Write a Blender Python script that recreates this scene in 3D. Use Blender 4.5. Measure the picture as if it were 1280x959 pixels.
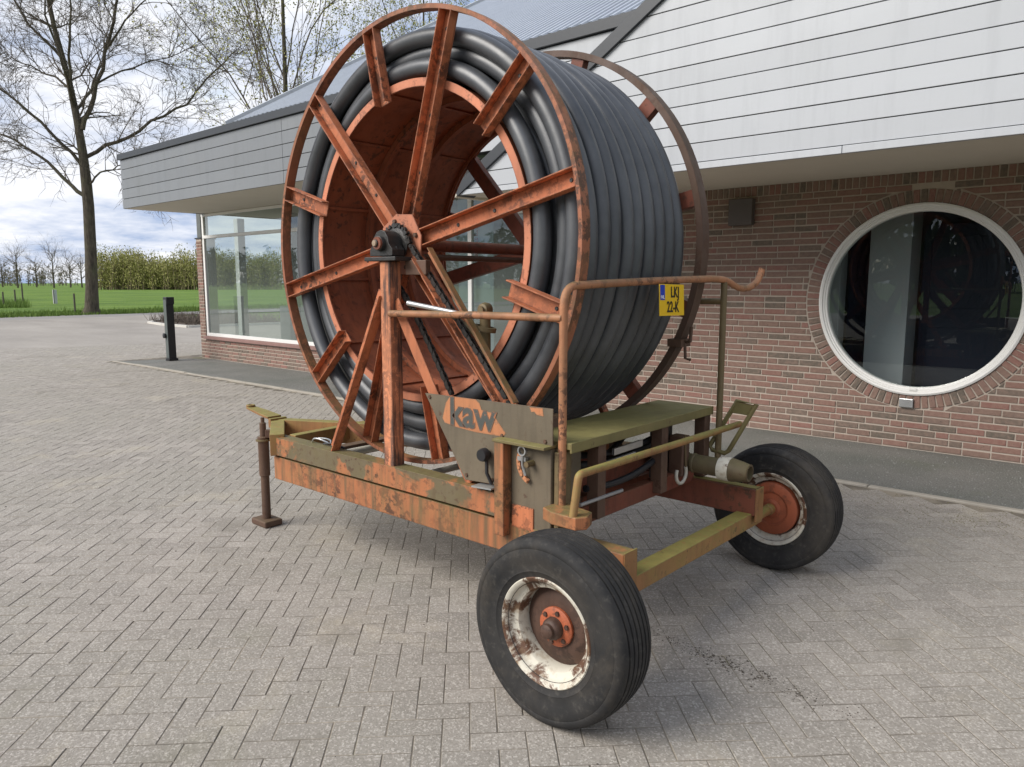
import bpy, math, random
from mathutils import Vector, Matrix
R = math.radians
PI = math.pi
rng = random.Random(7)
S = bpy.context.scene
for o in list(bpy.data.objects):
    bpy.data.objects.remove(o)

# ---------------------------------------------------------------- camera
cam_d = bpy.data.cameras.new('camera')
cam = bpy.data.objects.new('camera', cam_d)
S.collection.objects.link(cam)
cam_d.sensor_fit = 'HORIZONTAL'
cam_d.sensor_width = 36.0
cam_d.lens = 26.3
cam_d.clip_end = 3000
cam_d.clip_start = 0.05
PITCH, AZ = R(7.705), R(131.54)
fh = Vector((math.cos(AZ), math.sin(AZ), 0))
rt = Vector((math.sin(AZ), -math.cos(AZ), 0))
fw = fh * math.cos(PITCH) - Vector((0, 0, 1)) * math.sin(PITCH)
up = fh * math.sin(PITCH) + Vector((0, 0, 1)) * math.cos(PITCH)
mw = Matrix((rt, up, -fw)).transposed().to_4x4()
mw.translation = Vector((0, 0, 1.55))
cam.matrix_world = mw
S.camera = cam

# ---------------------------------------------------------------- sky
SKY_OFS = 25.9
SUN_AZ, SUN_EL = R(242), R(38)         # direction towards the sun, seen from above, from +X
W = bpy.data.worlds.new('World')
S.world = W
W.use_nodes = True
nt = W.node_tree
nt.nodes.clear()
def wn(t, **k):
    n = nt.nodes.new(t)
    for a, b in k.items():
        setattr(n, a, b)
    return n
wl = nt.links.new
out = wn('ShaderNodeOutputWorld')
bg = wn('ShaderNodeBackground')
bg.inputs['Strength'].default_value = 0.095
sky = wn('ShaderNodeTexSky', sky_type='NISHITA', sun_disc=False)
sky.sun_elevation = SUN_EL
sky.sun_rotation = R(90) - SUN_AZ
sky.air_density = 1.2
sky.dust_density = 1.5
tc = wn('ShaderNodeTexCoord')
sep = wn('ShaderNodeSeparateXYZ')
wl(tc.outputs['Generated'], sep.inputs[0])
# project the direction on a flat cloud deck so that banks flatten towards the horizon
den = wn('ShaderNodeMath', operation='MAXIMUM'); den.inputs[1].default_value = 0.0
wl(sep.outputs['Z'], den.inputs[0])
den2 = wn('ShaderNodeMath', operation='ADD'); den2.inputs[1].default_value = 0.16
wl(den.outputs[0], den2.inputs[0])
dx = wn('ShaderNodeMath', operation='DIVIDE'); wl(sep.outputs['X'], dx.inputs[0]); wl(den2.outputs[0], dx.inputs[1])
dy = wn('ShaderNodeMath', operation='DIVIDE'); wl(sep.outputs['Y'], dy.inputs[0]); wl(den2.outputs[0], dy.inputs[1])
cmb = wn('ShaderNodeCombineXYZ'); wl(dx.outputs[0], cmb.inputs[0]); wl(dy.outputs[0], cmb.inputs[1])
cmb.inputs[2].default_value = SKY_OFS
n1 = wn('ShaderNodeTexNoise'); n1.inputs['Scale'].default_value = 0.62; n1.inputs['Detail'].default_value = 9; n1.inputs['Roughness'].default_value = 0.58
n1.inputs['Distortion'].default_value = 0.25
wl(cmb.outputs[0], n1.inputs['Vector'])
r1 = wn('ShaderNodeValToRGB')
r1.color_ramp.elements[0].position = 0.27; r1.color_ramp.elements[1].position = 0.43
wl(n1.outputs['Fac'], r1.inputs[0])
n2 = wn('ShaderNodeTexNoise'); n2.inputs['Scale'].default_value = 1.3; n2.inputs['Detail'].default_value = 7; n2.inputs['Roughness'].default_value = 0.6
wl(cmb.outputs[0], n2.inputs['Vector'])
r2 = wn('ShaderNodeValToRGB')
e = r2.color_ramp.elements
e[0].position = 0.37; e[0].color = (2.15, 2.75, 4.0, 1)
e[1].position = 0.57; e[1].color = (5.3, 5.4, 5.7, 1)
wl(n2.outputs['Fac'], r2.inputs[0])
mx = wn('ShaderNodeMix', data_type='RGBA')
wl(r1.outputs[0], mx.inputs[0]); wl(sky.outputs[0], mx.inputs[6]); wl(r2.outputs[0], mx.inputs[7])
wl(mx.outputs[2], bg.inputs['Color'])
wl(bg.outputs[0], out.inputs[0])

# ---------------------------------------------------------------- sun (behind thin cloud)
sl = bpy.data.lights.new('sun', 'SUN')
sl.energy = 2.1
sl.angle = R(38)
sl.color = (1.0, 0.95, 0.88)
so = bpy.data.objects.new('sun', sl)
S.collection.objects.link(so)
sd = Vector((math.cos(SUN_AZ) * math.cos(SUN_EL), math.sin(SUN_AZ) * math.cos(SUN_EL), math.sin(SUN_EL)))
so.rotation_euler = sd.to_track_quat('Z', 'Y').to_euler()
so.location = (0, -10, 20)

S.view_settings.view_transform = 'Standard'
S.view_settings.look = 'None'
S.view_settings.gamma = 1
S.view_settings.exposure = 1.0
S.cycles.use_denoising = True
S.cycles.max_bounces = 8
S.cycles.transparent_max_bounces = 12
S.cycles.caustics_reflective = False
S.cycles.caustics_refractive = False

# ================================================================ mesh helpers
class M:
    def __init__(s):
        s.v = []; s.f = []
    def add(s, vs, fs):
        k = len(s.v)
        s.v += [tuple(a) for a in vs]
        s.f += [tuple(i + k for i in f) for f in fs]
        return s
    def box(s, x0, x1, y0, y1, z0, z1):
        return s.add([(x0,y0,z0),(x1,y0,z0),(x1,y1,z0),(x0,y1,z0),(x0,y0,z1),(x1,y0,z1),(x1,y1,z1),(x0,y1,z1)],
                     [(0,3,2,1),(4,5,6,7),(0,1,5,4),(1,2,6,5),(2,3,7,6),(3,0,4,7)])
    def bar(s, p, q, w, h, upv=(0,0,1), ow=0, oh=0):
        """rectangular bar from p to q; w across, h along upv; ow/oh shift the section"""
        p, q = Vector(p), Vector(q)
        d = (q - p).normalized()
        u = Vector(upv); u = (u - d * u.dot(d)).normalized()
        a = d.cross(u)
        vs = []
        for c in (p, q):
            for i, j in ((-.5,-.5),(.5,-.5),(.5,.5),(-.5,.5)):
                vs.append(c + a * (w * i + ow) + u * (h * j + oh))
        return s.add(vs, [(3,2,1,0),(4,5,6,7),(0,1,5,4),(1,2,6,5),(2,3,7,6),(3,0,4,7)])
    def angle(s, p, q, w, h, t, upv=(0,0,1)):
        """L section: a flat of width w plus a leg h along upv"""
        s.bar(p, q, w, t, upv)
        s.bar(p, q, t, h, upv, ow=-w / 2 + t / 2 + .0005, oh=h / 2 + t / 2 - .001)
        return s
    def chan(s, p, q, w, d, t, opn):
        """U section: web w wide, flanges d deep pointing along opn"""
        s.bar(p, q, w, t, opn)
        for k in (-1, 1):
            s.bar(p, q, t, d, opn, ow=k * (w / 2 - t / 2 - .0005), oh=d / 2 + t / 2 - .001)
        return s
    def tube(s, pts, r, n=10, closed=False, cap=True):
        pts = [Vector(a) for a in pts]
        m = len(pts)
        rs = r if isinstance(r, (list, tuple)) else [r] * m
        vs, fs = [], []
        prev = None
        for i, p in enumerate(pts):
            if closed:
                d = (pts[(i + 1) % m] - pts[i - 1]).normalized()
            else:
                d = (pts[min(i + 1, m - 1)] - pts[max(i - 1, 0)]).normalized()
            if prev is None:
                ref = Vector((0, 0, 1)) if abs(d.z) < .9 else Vector((1, 0, 0))
                a = d.cross(ref).normalized()
            else:
                a = (prev - d * prev.dot(d))
                a = a.normalized() if a.length > 1e-6 else d.orthogonal().normalized()
            prev = a
            b = d.cross(a)
            for k in range(n):
                t = 2 * PI * k / n
                vs.append(p + (a * math.cos(t) + b * math.sin(t)) * rs[i])
        for i in range(m if closed else m - 1):
            j = (i + 1) % m
            for k in range(n):
                k2 = (k + 1) % n
                fs.append((i * n + k, i * n + k2, j * n + k2, j * n + k))
        if cap and not closed:
            fs.append(tuple(range(n))[::-1])
            fs.append(tuple((m - 1) * n + k for k in range(n)))
        return s.add(vs, fs)
    def lathe(s, prof, c, axis, seg=48, closed=False, a0=0.0, a1=2 * PI):
        """prof = [(radius, offset along axis)]"""
        c = Vector(c); ax = Vector(axis).normalized()
        e1 = ax.orthogonal().normalized() if abs(ax.y) < .9 else Vector((1, 0, 0))
        e2 = ax.cross(e1)
        full = abs(a1 - a0 - 2 * PI) < 1e-4
        ns = seg if full else seg + 1
        vs, fs = [], []
        for i in range(ns):
            t = a0 + (a1 - a0) * i / seg
            d = e1 * math.cos(t) + e2 * math.sin(t)
            for r, o in prof:
                vs.append(c + d * r + ax * o)
        k = len(prof)
        for i in range(seg):
            j = (i + 1) % ns
            for a in range(k if closed else k - 1):
                b = (a + 1) % k
                fs.append((i * k + a, i * k + b, j * k + b, j * k + a))
        return s.add(vs, fs)
    def prism(s, poly, f0, f1):
        """poly of 2D points, f0/f1 map a 2D point to the front and back 3D points"""
        n = len(poly)
        vs = [f0(*p) for p in poly] + [f1(*p) for p in poly]
        fs = [tuple(range(n)), tuple(range(2 * n - 1, n - 1, -1))]
        for i in range(n):
            j = (i + 1) % n
            fs.append((j, i, n + i, n + j))
        return s.add(vs, fs)
    def mesh(s, name, mat, smooth=None):
        me = bpy.data.meshes.new(name)
        me.from_pydata(s.v, [], s.f)
        me.update()
        if smooth is not None:
            for p in me.polygons:
                p.use_smooth = True
            me.set_sharp_from_angle(angle=R(smooth))
        if mat:
            me.materials.append(mat)
        return me
    def build(s, name, mat, parent=None, smooth=None, bevel=0, fix=True):
        me = s.mesh(name, mat, smooth)
        o = bpy.data.objects.new(name, me)
        S.collection.objects.link(o)
        if fix:
            import bmesh
            bm = bmesh.new(); bm.from_mesh(me)
            bmesh.ops.recalc_face_normals(bm, faces=bm.faces)
            bm.to_mesh(me); bm.free()
        put(o, parent)
        if bevel:
            b = o.modifiers.new('bevel', 'BEVEL')
            b.width = bevel; b.segments = 2; b.limit_method = 'ANGLE'; b.angle_limit = R(40)
        return o

def wloc(o):
    v = Vector(o.location)
    return v if o.parent is None else wloc_m(o).translation
def wloc_m(o):
    m = o.matrix_basis.copy()
    if o.parent is not None:
        m = wloc_m(o.parent) @ o.matrix_parent_inverse @ m
    return m
def put(o, parent):
    """parent while keeping the child where it is in the world"""
    if parent is not None:
        o.parent = parent
        o.matrix_parent_inverse = wloc_m(parent).inverted()
def empty(name, loc, label=None, cat=None, group=None, kind=None):
    o = bpy.data.objects.new(name, None)
    o.empty_display_size = .2
    o.location = loc
    S.collection.objects.link(o)
    tag(o, label, cat, group, kind)
    return o
def tag(o, label=None, cat=None, group=None, kind=None):
    if label: o['label'] = label
    if cat: o['category'] = cat
    if group: o['group'] = group
    if kind: o['kind'] = kind
    return o
def inst(name, me, parent, mat4):
    o = bpy.data.objects.new(name, me)
    S.collection.objects.link(o)
    o.matrix_basis = mat4
    put(o, parent)
    return o
def bez(p0, p1, p2, n=8):
    p0, p1, p2 = Vector(p0), Vector(p1), Vector(p2)
    return [p0 * (1 - t) ** 2 + p1 * 2 * t * (1 - t) + p2 * t * t for t in [i / n for i in range(n + 1)]]
def text_mesh(body, size, bold=0.0):
    """mesh outlines of lettering in the XY plane, centred"""
    c = bpy.data.curves.new('lettering', 'FONT')
    c.body = body; c.size = size; c.offset = bold; c.align_x = 'CENTER'; c.align_y = 'CENTER'; c.extrude = 0.0006
    c.resolution_u = 3
    t = bpy.data.objects.new('lettering', c)
    S.collection.objects.link(t)
    dg = bpy.context.evaluated_depsgraph_get()
    me = bpy.data.meshes.new_from_object(t.evaluated_get(dg))
    bpy.data.objects.remove(t); bpy.data.curves.remove(c)
    return me

# ================================================================ materials
class Mat:
    def __init__(s, name):
        s.m = bpy.data.materials.new(name); s.m.use_nodes = True
        s.t = s.m.node_tree; s.t.nodes.clear()
        s.out = s.n('ShaderNodeOutputMaterial')
        s.b = s.n('ShaderNodeBsdfPrincipled')
        s.l(s.b.outputs[0], s.out.inputs[0])
        tcn = s.n('ShaderNodeTexCoord'); oi = s.n('ShaderNodeObjectInfo')
        mm = s.n('ShaderNodeMath', operation='MULTIPLY'); mm.inputs[1].default_value = 9.0
        s.l(oi.outputs['Random'], mm.inputs[0])
        ad = s.n('ShaderNodeVectorMath', operation='ADD')
        s.l(tcn.outputs['Object'], ad.inputs[0]); s.l(mm.outputs[0], ad.inputs[1])
        s.co = ad.outputs[0]; s.rnd = oi.outputs['Random']; s.tc = tcn
    def n(s, t, **k):
        x = s.t.nodes.new(t)
        for a, b in k.items(): setattr(x, a, b)
        return x
    def l(s, a, b): s.t.links.new(a, b)
    def noise(s, scale, detail=5, rough=.55, vec=None, dist=0, stretch=None):
        x = s.n('ShaderNodeTexNoise')
        x.inputs['Scale'].default_value = scale; x.inputs['Detail'].default_value = detail
        x.inputs['Roughness'].default_value = rough; x.inputs['Distortion'].default_value = dist
        v = vec or s.co
        if stretch:
            mp = s.n('ShaderNodeMapping'); mp.inputs['Scale'].default_value = stretch
            s.l(v, mp.inputs[0]); v = mp.outputs[0]
        s.l(v, x.inputs['Vector'])
        return x.outputs['Fac']
    def ramp(s, fac, a, b, ca=(0,0,0,1), cb=(1,1,1,1)):
        x = s.n('ShaderNodeValToRGB')
        x.color_ramp.elements[0].position = a; x.color_ramp.elements[1].position = b
        x.color_ramp.elements[0].color = ca; x.color_ramp.elements[1].color = cb
        s.l(fac, x.inputs[0])
        return x.outputs[0]
    def mix(s, fac, a, b, mode='MIX'):
        x = s.n('ShaderNodeMix', data_type='RGBA', blend_type=mode)
        for sock, val in ((0, fac), (6, a), (7, b)):
            if isinstance(val, (int, float)): x.inputs[sock].default_value = val
            elif isinstance(val, tuple): x.inputs[sock].default_value = (*val[:3], 1)
            else: s.l(val, x.inputs[sock])
        return x.outputs[2]
    def math(s, op, a, b):
        x = s.n('ShaderNodeMath', operation=op)
        for i, val in ((0, a), (1, b)):
            if isinstance(val, (int, float)): x.inputs[i].default_value = val
            else: s.l(val, x.inputs[i])
        return x.outputs[0]
    def bump(s, h, strength=.3, dist=.01):
        x = s.n('ShaderNodeBump'); x.inputs['Strength'].default_value = strength; x.inputs['Distance'].default_value = dist
        s.l(h, x.inputs['Height']); s.l(x.outputs[0], s.b.inputs['Normal'])
    def set(s, color=None, rough=None, metal=None, spec=None):
        for k, v in (('Base Color', color), ('Roughness', rough), ('Metallic', metal), ('Specular IOR Level', spec)):
            if v is None: continue
            if isinstance(v, tuple): s.b.inputs[k].default_value = (*v[:3], 1)
            elif isinstance(v, (int, float)): s.b.inputs[k].default_value = v
            else: s.l(v, s.b.inputs[k])
        return s.m

def plain(name, c, rough=.6, var=.25, scale=8, metal=0, spec=None, bump=.1):
    k = Mat(name)
    n = k.noise(scale, 6)
    d = tuple(x * (1 - var) for x in c); u = tuple(min(1, x * (1 + var)) for x in c)
    k.bump(k.noise(scale * 5, 4), bump, .004)
    return k.set(k.mix(n, d, u), rough, metal, spec)

def paint(name, base, rust=.5, algae=0.0, dirt=.4, rcol=(.075, .032, .018), acol=(.20, .175, .060), rough=.62, edge=.75, stz=(.48, .75), dcol=None, peel=None, peelc=(.11, .095, .065)):
    """old farm paint: fading, rust chips, run-down streaks and algae on faces that hold the rain"""
    k = Mat(name)
    c = k.mix(k.ramp(k.noise(2.3, 6), .3, .7), tuple(x * .72 for x in base), tuple(min(1, x * 1.18) for x in base))
    if peel:
        c = k.mix(k.ramp(k.noise(2.1, 7, .62, dist=.6), peel - .015, peel + .015), c, peelc)
    st = k.ramp(k.noise(1.0, 6, .6, stretch=(26, 26, 2.2)), stz[0], stz[1])
    c = k.mix(k.math('MULTIPLY', st, dirt), c, dcol or tuple(x * .33 for x in base))
    ch = k.ramp(k.noise(24, 9, .7), .64 - .15 * rust, .68 - .15 * rust)
    big = k.ramp(k.noise(3.1, 5), .40, .62)
    c = k.mix(k.math('MULTIPLY', k.math('MULTIPLY', ch, big), .9), c, rcol)
    if edge > 0:
        bv = k.n('ShaderNodeBevel'); bv.samples = 3; bv.inputs['Radius'].default_value = .009
        g0 = k.n('ShaderNodeNewGeometry')
        dt = k.n('ShaderNodeVectorMath', operation='DOT_PRODUCT'); k.l(bv.outputs[0], dt.inputs[0]); k.l(g0.outputs['True Normal'], dt.inputs[1])
        ef = k.math('MULTIPLY', k.math('SUBTRACT', 1.0, dt.outputs['Value']), 7.0)
        ef = k.math('MULTIPLY', ef, k.ramp(k.noise(11, 7, .7), .38, .60))
        c = k.mix(k.math('MULTIPLY', k.math('MINIMUM', ef, 1.0), edge), c, rcol)
    if algae > 0:
        g = k.n('ShaderNodeNewGeometry'); sp = k.n('ShaderNodeSeparateXYZ'); k.l(g.outputs['True Normal'], sp.inputs[0])
        z = k.math('MAXIMUM', sp.outputs['Z'], 0.0)
        f = k.math('ADD', k.math('MULTIPLY', z, 1.1 * algae), k.math('MULTIPLY', k.ramp(k.noise(4.5, 7, .62), .42, .75), .75 * algae))
        f = k.math('MINIMUM', k.math('MULTIPLY', f, k.ramp(k.noise(26, 7, .7), .30, .52)), .93)
        c = k.mix(f, c, k.mix(k.noise(20, 3), acol, tuple(x * .55 for x in acol)))
    k.bump(k.noise(22, 8, .7), .25, .006)
    return k.set(c, k.ramp(k.noise(9, 4), .2, .8, (rough - .12,) * 3 + (1,), (rough + .18,) * 3 + (1,)))

m_orange = paint('orange_paint', (.51, .168, .072), rust=1.0, dirt=.55)
m_orange_light = paint('sunbleached_orange_paint', (.56, .205, .11), rust=.6, dirt=.2)
m_orange_frame = paint('weathered_orange_frame_paint', (.40, .145, .058), rust=.9, algae=.6, dirt=.85, stz=(.42, .64), dcol=(.125, .085, .042))
m_beam_up = paint('peeling_brown_over_orange', (.43, .150, .06), rust=.65, algae=.5, dirt=.7, peel=.48, peelc=(.135, .105, .060), stz=(.44, .66), dcol=(.125, .09, .045))
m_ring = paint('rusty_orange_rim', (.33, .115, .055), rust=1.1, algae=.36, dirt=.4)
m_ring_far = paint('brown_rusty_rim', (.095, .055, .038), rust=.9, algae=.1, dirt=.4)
m_drum = paint('drum_orange', (.29, .085, .036), rust=.6, dirt=.6)
m_mast = paint('mast_orange', (.56, .21, .10), rust=1.3, edge=1.0, dirt=.85, stz=(.50, .58), dcol=(.060, .042, .036), rcol=(.045, .032, .028))
m_green = paint('algae_covered_steel', (.32, .15, .055), rust=.4, algae=.95, dirt=.5, acol=(.30, .265, .070))
m_rail = paint('rail_paint', (.42, .18, .085), rust=.9, algae=.5, dirt=.3, acol=(.17, .14, .06))
m_rail_olive = paint('olive_rail', (.17, .12, .055), rust=.6, algae=.5, dirt=.3, acol=(.17, .15, .055))
m_olive = paint('dirty_olive_panel', (.150, .118, .078), rust=.25, algae=.22, dirt=.45, acol=(.16, .15, .09))
m_walk = paint('walkway_algae', (.19, .155, .06), rust=.25, algae=.8, dirt=.2, acol=(.270, .240, .085))
m_brown = paint('brown_iron', (.115, .062, .04), rust=.6, algae=.15, dirt=.4)
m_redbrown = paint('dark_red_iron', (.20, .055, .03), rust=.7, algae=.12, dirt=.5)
m_grease = plain('greasy_black_iron', (.022, .02, .018), .42, .5, 20, spec=.6, bump=.4)
m_black = plain('black_plastic', (.014, .014, .016), .45, .3, 12)
m_chrome = plain('galvanised', (.55, .56, .56), .35, .2, 15, metal=.8)
m_yellow = plain('plate_yellow', (.80, .50, .015), .42, .05, 5, bump=.02)
m_blue = plain('plate_blue', (.015, .05, .42), .4, .05, 5, bump=.02)
m_white_print = plain('print_white', (.8, .8, .8), .5, .03, 5, bump=.02)
m_ink = plain('print_black', (.02, .015, .012), .5, .1, 5, bump=.02)
m_kaw = paint('faded_dark_lettering', (.075, .08, .072), rust=.55, dirt=.1, rcol=(.40, .14, .05))
m_decal = paint('decal_orange', (.50, .20, .085), rust=.4, dirt=.35, rcol=(.13, .105, .07))

def hose_mat():
    k = Mat('black_polyethylene')
    g = k.n('ShaderNodeNewGeometry'); 
    c = k.mix(k.ramp(k.noise(3, 6, .65), .35, .75), (.036, .039, .044), (.090, .095, .102))
    k.bump(k.noise(60, 5, .7), .12, .002)
    return k.set(c, k.ramp(k.noise(7, 5), .3, .7, (.34,) * 3 + (1,), (.48,) * 3 + (1,)), spec=.75)
m_hose = hose_mat()
def tyre_mat():
    k = Mat('worn_rubber')
    c = k.mix(k.ramp(k.noise(5, 7, .65), .35, .75), (.014, .014, .0145), (.042, .039, .036))
    c = k.mix(k.math('MULTIPLY', k.ramp(k.noise(40, 4, .6), .55, .75), .5), c, (.085, .078, .068))
    c = k.mix(k.math('MULTIPLY', k.ramp(k.noise(2.6, 6, .7, dist=.7), .46, .66), .55), c, (.078, .064, .048))
    k.bump(k.noise(90, 5, .7), .25, .003)
    return k.set(c, .78, spec=.35)
m_tyre = tyre_mat()
def rim_mat():
    k = Mat('white_rim_with_rust')
    c = k.mix(k.ramp(k.noise(7, 9, .68, dist=.4), .505, .565), (.60, .565, .47), (.10, .046, .024))
    c = k.mix(k.math('MULTIPLY', k.ramp(k.noise(22, 6, .6), .52, .7), .6), c, (.30, .20, .11))
    k.bump(k.noise(20, 7, .7), .3, .005)
    return k.set(c, .6)
m_rim = rim_mat()
m_hub = paint('hub_orange', (.40, .10, .04), rust=.8, dirt=.3)
m_rustdisc = paint('rust_disc', (.085, .045, .03), rust=.9, dirt=.5, rcol=(.04, .02, .013))

# ================================================================ the setting
def island_rand(k):
    g = k.n('ShaderNodeNewGeometry')
    return k.math('FRACT', k.math('ADD', g.outputs['Random Per Island'], k.rnd), 0.0)

def paver_mat():
    k = Mat('concrete_paver')
    g = k.n('ShaderNodeNewGeometry')
    r = island_rand(k)
    c = k.ramp(r, 0.0, 1.0, (.262, .236, .205, 1), (.362, .326, .285, 1))
    pos = g.outputs['Position']
    c = k.mix(k.ramp(k.noise(.55, 5, .6, vec=pos), .38, .68), c, (.285, .262, .222))          # broad staining
    c = k.mix(k.math('MULTIPLY', k.ramp(k.noise(1.7, 6, .65, vec=pos, dist=.5),   .56, .72), .6), c, (.42, .37, .285))   # sandy film
    c = k.mix(k.math('MULTIPLY', k.ramp(k.noise(2.6, 7, .7, vec=pos, dist=1.2), .665, .74), .6), c, (.10, .092, .080))   # oil and tyre marks
    vo = k.n('ShaderNodeTexVoronoi'); vo.inputs['Scale'].default_value = 150; k.l(pos, vo.inputs['Vector'])
    sx = k.n('ShaderNodeSeparateColor'); k.l(vo.outputs['Color'], sx.inputs[0])
    c = k.mix(k.math('MULTIPLY', k.ramp(sx.outputs[0], .62, 1.0), .45), c, (.68, .63, .56))              # pale aggregate
    c = k.mix(k.math('MULTIPLY', k.ramp(sx.outputs[1], .62, 1.0), .40), c, (.15, .13, .105))
    c = k.mix(k.math('MULTIPLY', k.ramp(k.noise(.9, 7, .7, vec=pos, dist=.8), .58, .70), .55), c, (.20, .18, .145))
    c = k.mix(k.math('MULTIPLY', k.ramp(k.noise(.35, 6, .65, vec=pos), .60, .72), .35), c, (.22, .22, .12))
    at = k.n('ShaderNodeAttribute', attribute_name='rim')
    ed = k.math('MULTIPLY', k.ramp(at.outputs['Fac'], .05, .7), k.ramp(k.noise(3.2, 5, .65, vec=pos), .34, .60, (.10,) * 3 + (1,), (.72,) * 3 + (1,)))
    c = k.mix(ed, c, k.mix(k.ramp(k.noise(1.1, 5, .6, vec=pos), .50, .62), (.165, .142, .115), (.36, .31, .24)))
    k.bump(k.noise(110, 5, .75, vec=pos), .7, .005)
    return k.set(c, .88, spec=.3)
m_paver = paver_mat()
def yard_mat():
    """sand joints close by; from about 21 m on the pavers are finer than a pixel and the material carries them"""
    k = Mat('yard_surface')
    g = k.n('ShaderNodeNewGeometry'); pos = g.outputs['Position']
    far = k.mix(k.ramp(k.noise(.22, 6, .6, vec=pos, stretch=(1, 2.4, 1)), .35, .68), (.27, .245, .215), (.375, .342, .30))
    far = k.mix(k.math('MULTIPLY', k.ramp(k.noise(9, 5, .7, vec=pos), .45, .65), .45), far, (.245, .225, .20))
    sand = k.mix(k.ramp(k.noise(3.0, 5, .6, vec=pos), .45, .62), (.135, .118, .095), (.27, .235, .185))
    sand = k.mix(k.math('MULTIPLY', k.ramp(k.noise(1.3, 6, .6, vec=pos), .62, .72), .7), sand, (.085, .095, .03))
    ln = k.n('ShaderNodeVectorMath', operation='LENGTH'); k.l(pos, ln.inputs[0])
    return k.set(k.mix(k.ramp(k.math('MULTIPLY', ln.outputs['Value'], .01), .205, .212), sand, far), .9, spec=.25)
m_yard = yard_mat()
def grass_mat():
    k = Mat('meadow_grass')
    g = k.n('ShaderNodeNewGeometry'); pos = g.outputs['Position']
    c = k.mix(k.ramp(k.noise(.12, 7, .6, vec=pos, stretch=(2.2, 1, 1)), .36, .66), (.070, .135, .018), (.150, .235, .034))
    c = k.mix(k.math('MULTIPLY', k.ramp(k.noise(1.6, 6, .7, vec=pos), .5, .72), .6), c, (.20, .255, .07))
    k.bump(k.noise(5, 6, .7, vec=pos), .8, .15)
    return k.set(c, .9, spec=.2)
m_grass = grass_mat()
def gravel_mat():
    k = Mat('grey_chippings')
    g = k.n('ShaderNodeNewGeometry'); pos = g.outputs['Position']
    c = k.mix(k.ramp(k.noise(1.2, 6, .6, vec=pos), .35, .68), (.13, .135, .118), (.205, .195, .178))
    c = k.mix(k.math('MULTIPLY', k.ramp(k.noise(90, 4, .7, vec=pos), .46, .62), .7), c, (.27, .27, .255))
    c = k.mix(k.math('MULTIPLY', k.ramp(k.noise(95, 3, .6, vec=pos), .55, .64), .7), c, (.055, .055, .050))
    c = k.mix(k.math('MULTIPLY', k.ramp(k.noise(.8, 7, .7, vec=pos), .56, .70), .5), c, (.085, .105, .05))
    k.bump(k.noise(110, 3, .7, vec=pos), .8, .008)
    return k.set(c, .9, spec=.25)
m_gravel = gravel_mat()
m_concrete = plain('weathered_concrete', (.34, .31, .26), .9, .3, 6, bump=.4)
m_asphalt = plain('old_asphalt', (.24, .225, .205), .9, .15, .5)
m_soil = plain('garden_soil', (.10, .075, .055), .95, .4, 2)

def sheet(name, pts, z, mat, parent=None):
    m = M(); m.add([(x, y, z) for x, y in pts], [tuple(range(len(pts)))])
    return m.build(name, mat, parent)

tag(sheet('ground', [(-1500, -1200), (900, -1200), (900, 1500), (-1500, 1500)], -.035, m_grass), 'flat green meadow reaching to the horizon', kind='structure')
tag(sheet('road', [(-38.6, -220), (-33.2, -220), (-36.8, 60), (-42.6, 60)], -.004, m_asphalt), 'pale asphalt road along the meadow', kind='structure')
tag(sheet('yard', [(-33.6, -24), (9, -24), (9, 16), (-36.6, 16)], -.0019, m_yard), 'yard paved with concrete pavers', kind='structure')
yard = bpy.data.objects['yard']

# kerb line and building are turned a touch against the trailer
def ky(x): return 5.985 + .0125 * (x + .66)

def block(sx, sy, h, ch, axis='z'):
    """paving or facing block with chamfered edges round the face; face at 0, body behind"""
    a, b = sx / 2, sy / 2
    v = [(-a + ch, -b + ch, 0), (a - ch, -b + ch, 0), (a - ch, b - ch, 0), (-a + ch, b - ch, 0),
         (-a, -b, -ch), (a, -b, -ch), (a, b, -ch), (-a, b, -ch), (-a, -b, -h), (a, -b, -h), (a, b, -h), (-a, b, -h)]
    f = [(0, 1, 2, 3)]
    for k in (0, 4):
        for i in range(4):
            j = (i + 1) % 4
            f.append((k + i, k + 4 + i, k + 4 + j, k + j))
    if axis == 'y':                      # face looks towards -Y, second side is height
        v = [(x, -z, y) for x, y, z in v]
    return v, f

# herringbone pavers, laid at 45 degrees to the kerb
WP = .0965
c45 = math.sqrt(.5)
pav = []
for i in range(-330, 120):
    for j in range(-60, 330):
        d = (i - j) % 4
        if d == 0: cu, cv, hor = i + 1.0, j + .5, True
        elif d == 3: cu, cv, hor = i + .5, j + 1.0, False
        else: continue
        cu *= WP; cv *= WP
        # u axis runs along (1,1), v along (-1,1)
        x = (cu - cv) * c45; y = (cu + cv) * c45
        if (y > ky(x) - .11 and x > -15.7) or y < -.5 or y > 11: continue
        dist = math.hypot(x, y)
        if dist < .75 or dist > 21: continue
        a = math.degrees(math.atan2(y, x)) - 131.54
        if abs(a) > 47: continue
        pav.append((dist, x, y, hor))
pav.sort()
pv, pf = block(2 * WP - .0032, WP - .0032, .012, .0022)
pme = M().add(pv, pf).mesh('paver', m_paver)
def edge_attr(me):
    """1 on the chamfered rim, where dirt settles, 0 on the face"""
    at = me.attributes.new('rim', 'FLOAT', 'POINT')
    at.data.foreach_set('value', [0.0 if (i % 12) < 4 else 1.0 for i in range(len(me.vertices))])
edge_attr(pme)
def paver_m(x, y, hor):
    return (Matrix.Translation((x, y, max(-.0006, min(.002, rng.gauss(.0003, .0007))))) @ Matrix.Rotation(R(45 if hor else 135) + rng.gauss(0, .006), 4, 'Z')
            @ Matrix.Rotation(max(-.009, min(.009, rng.gauss(0, .004))), 4, 'X') @ Matrix.Rotation(max(-.005, min(.005, rng.gauss(0, .0025))), 4, 'Y'))
n_ind = 0
stuff = M()
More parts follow.
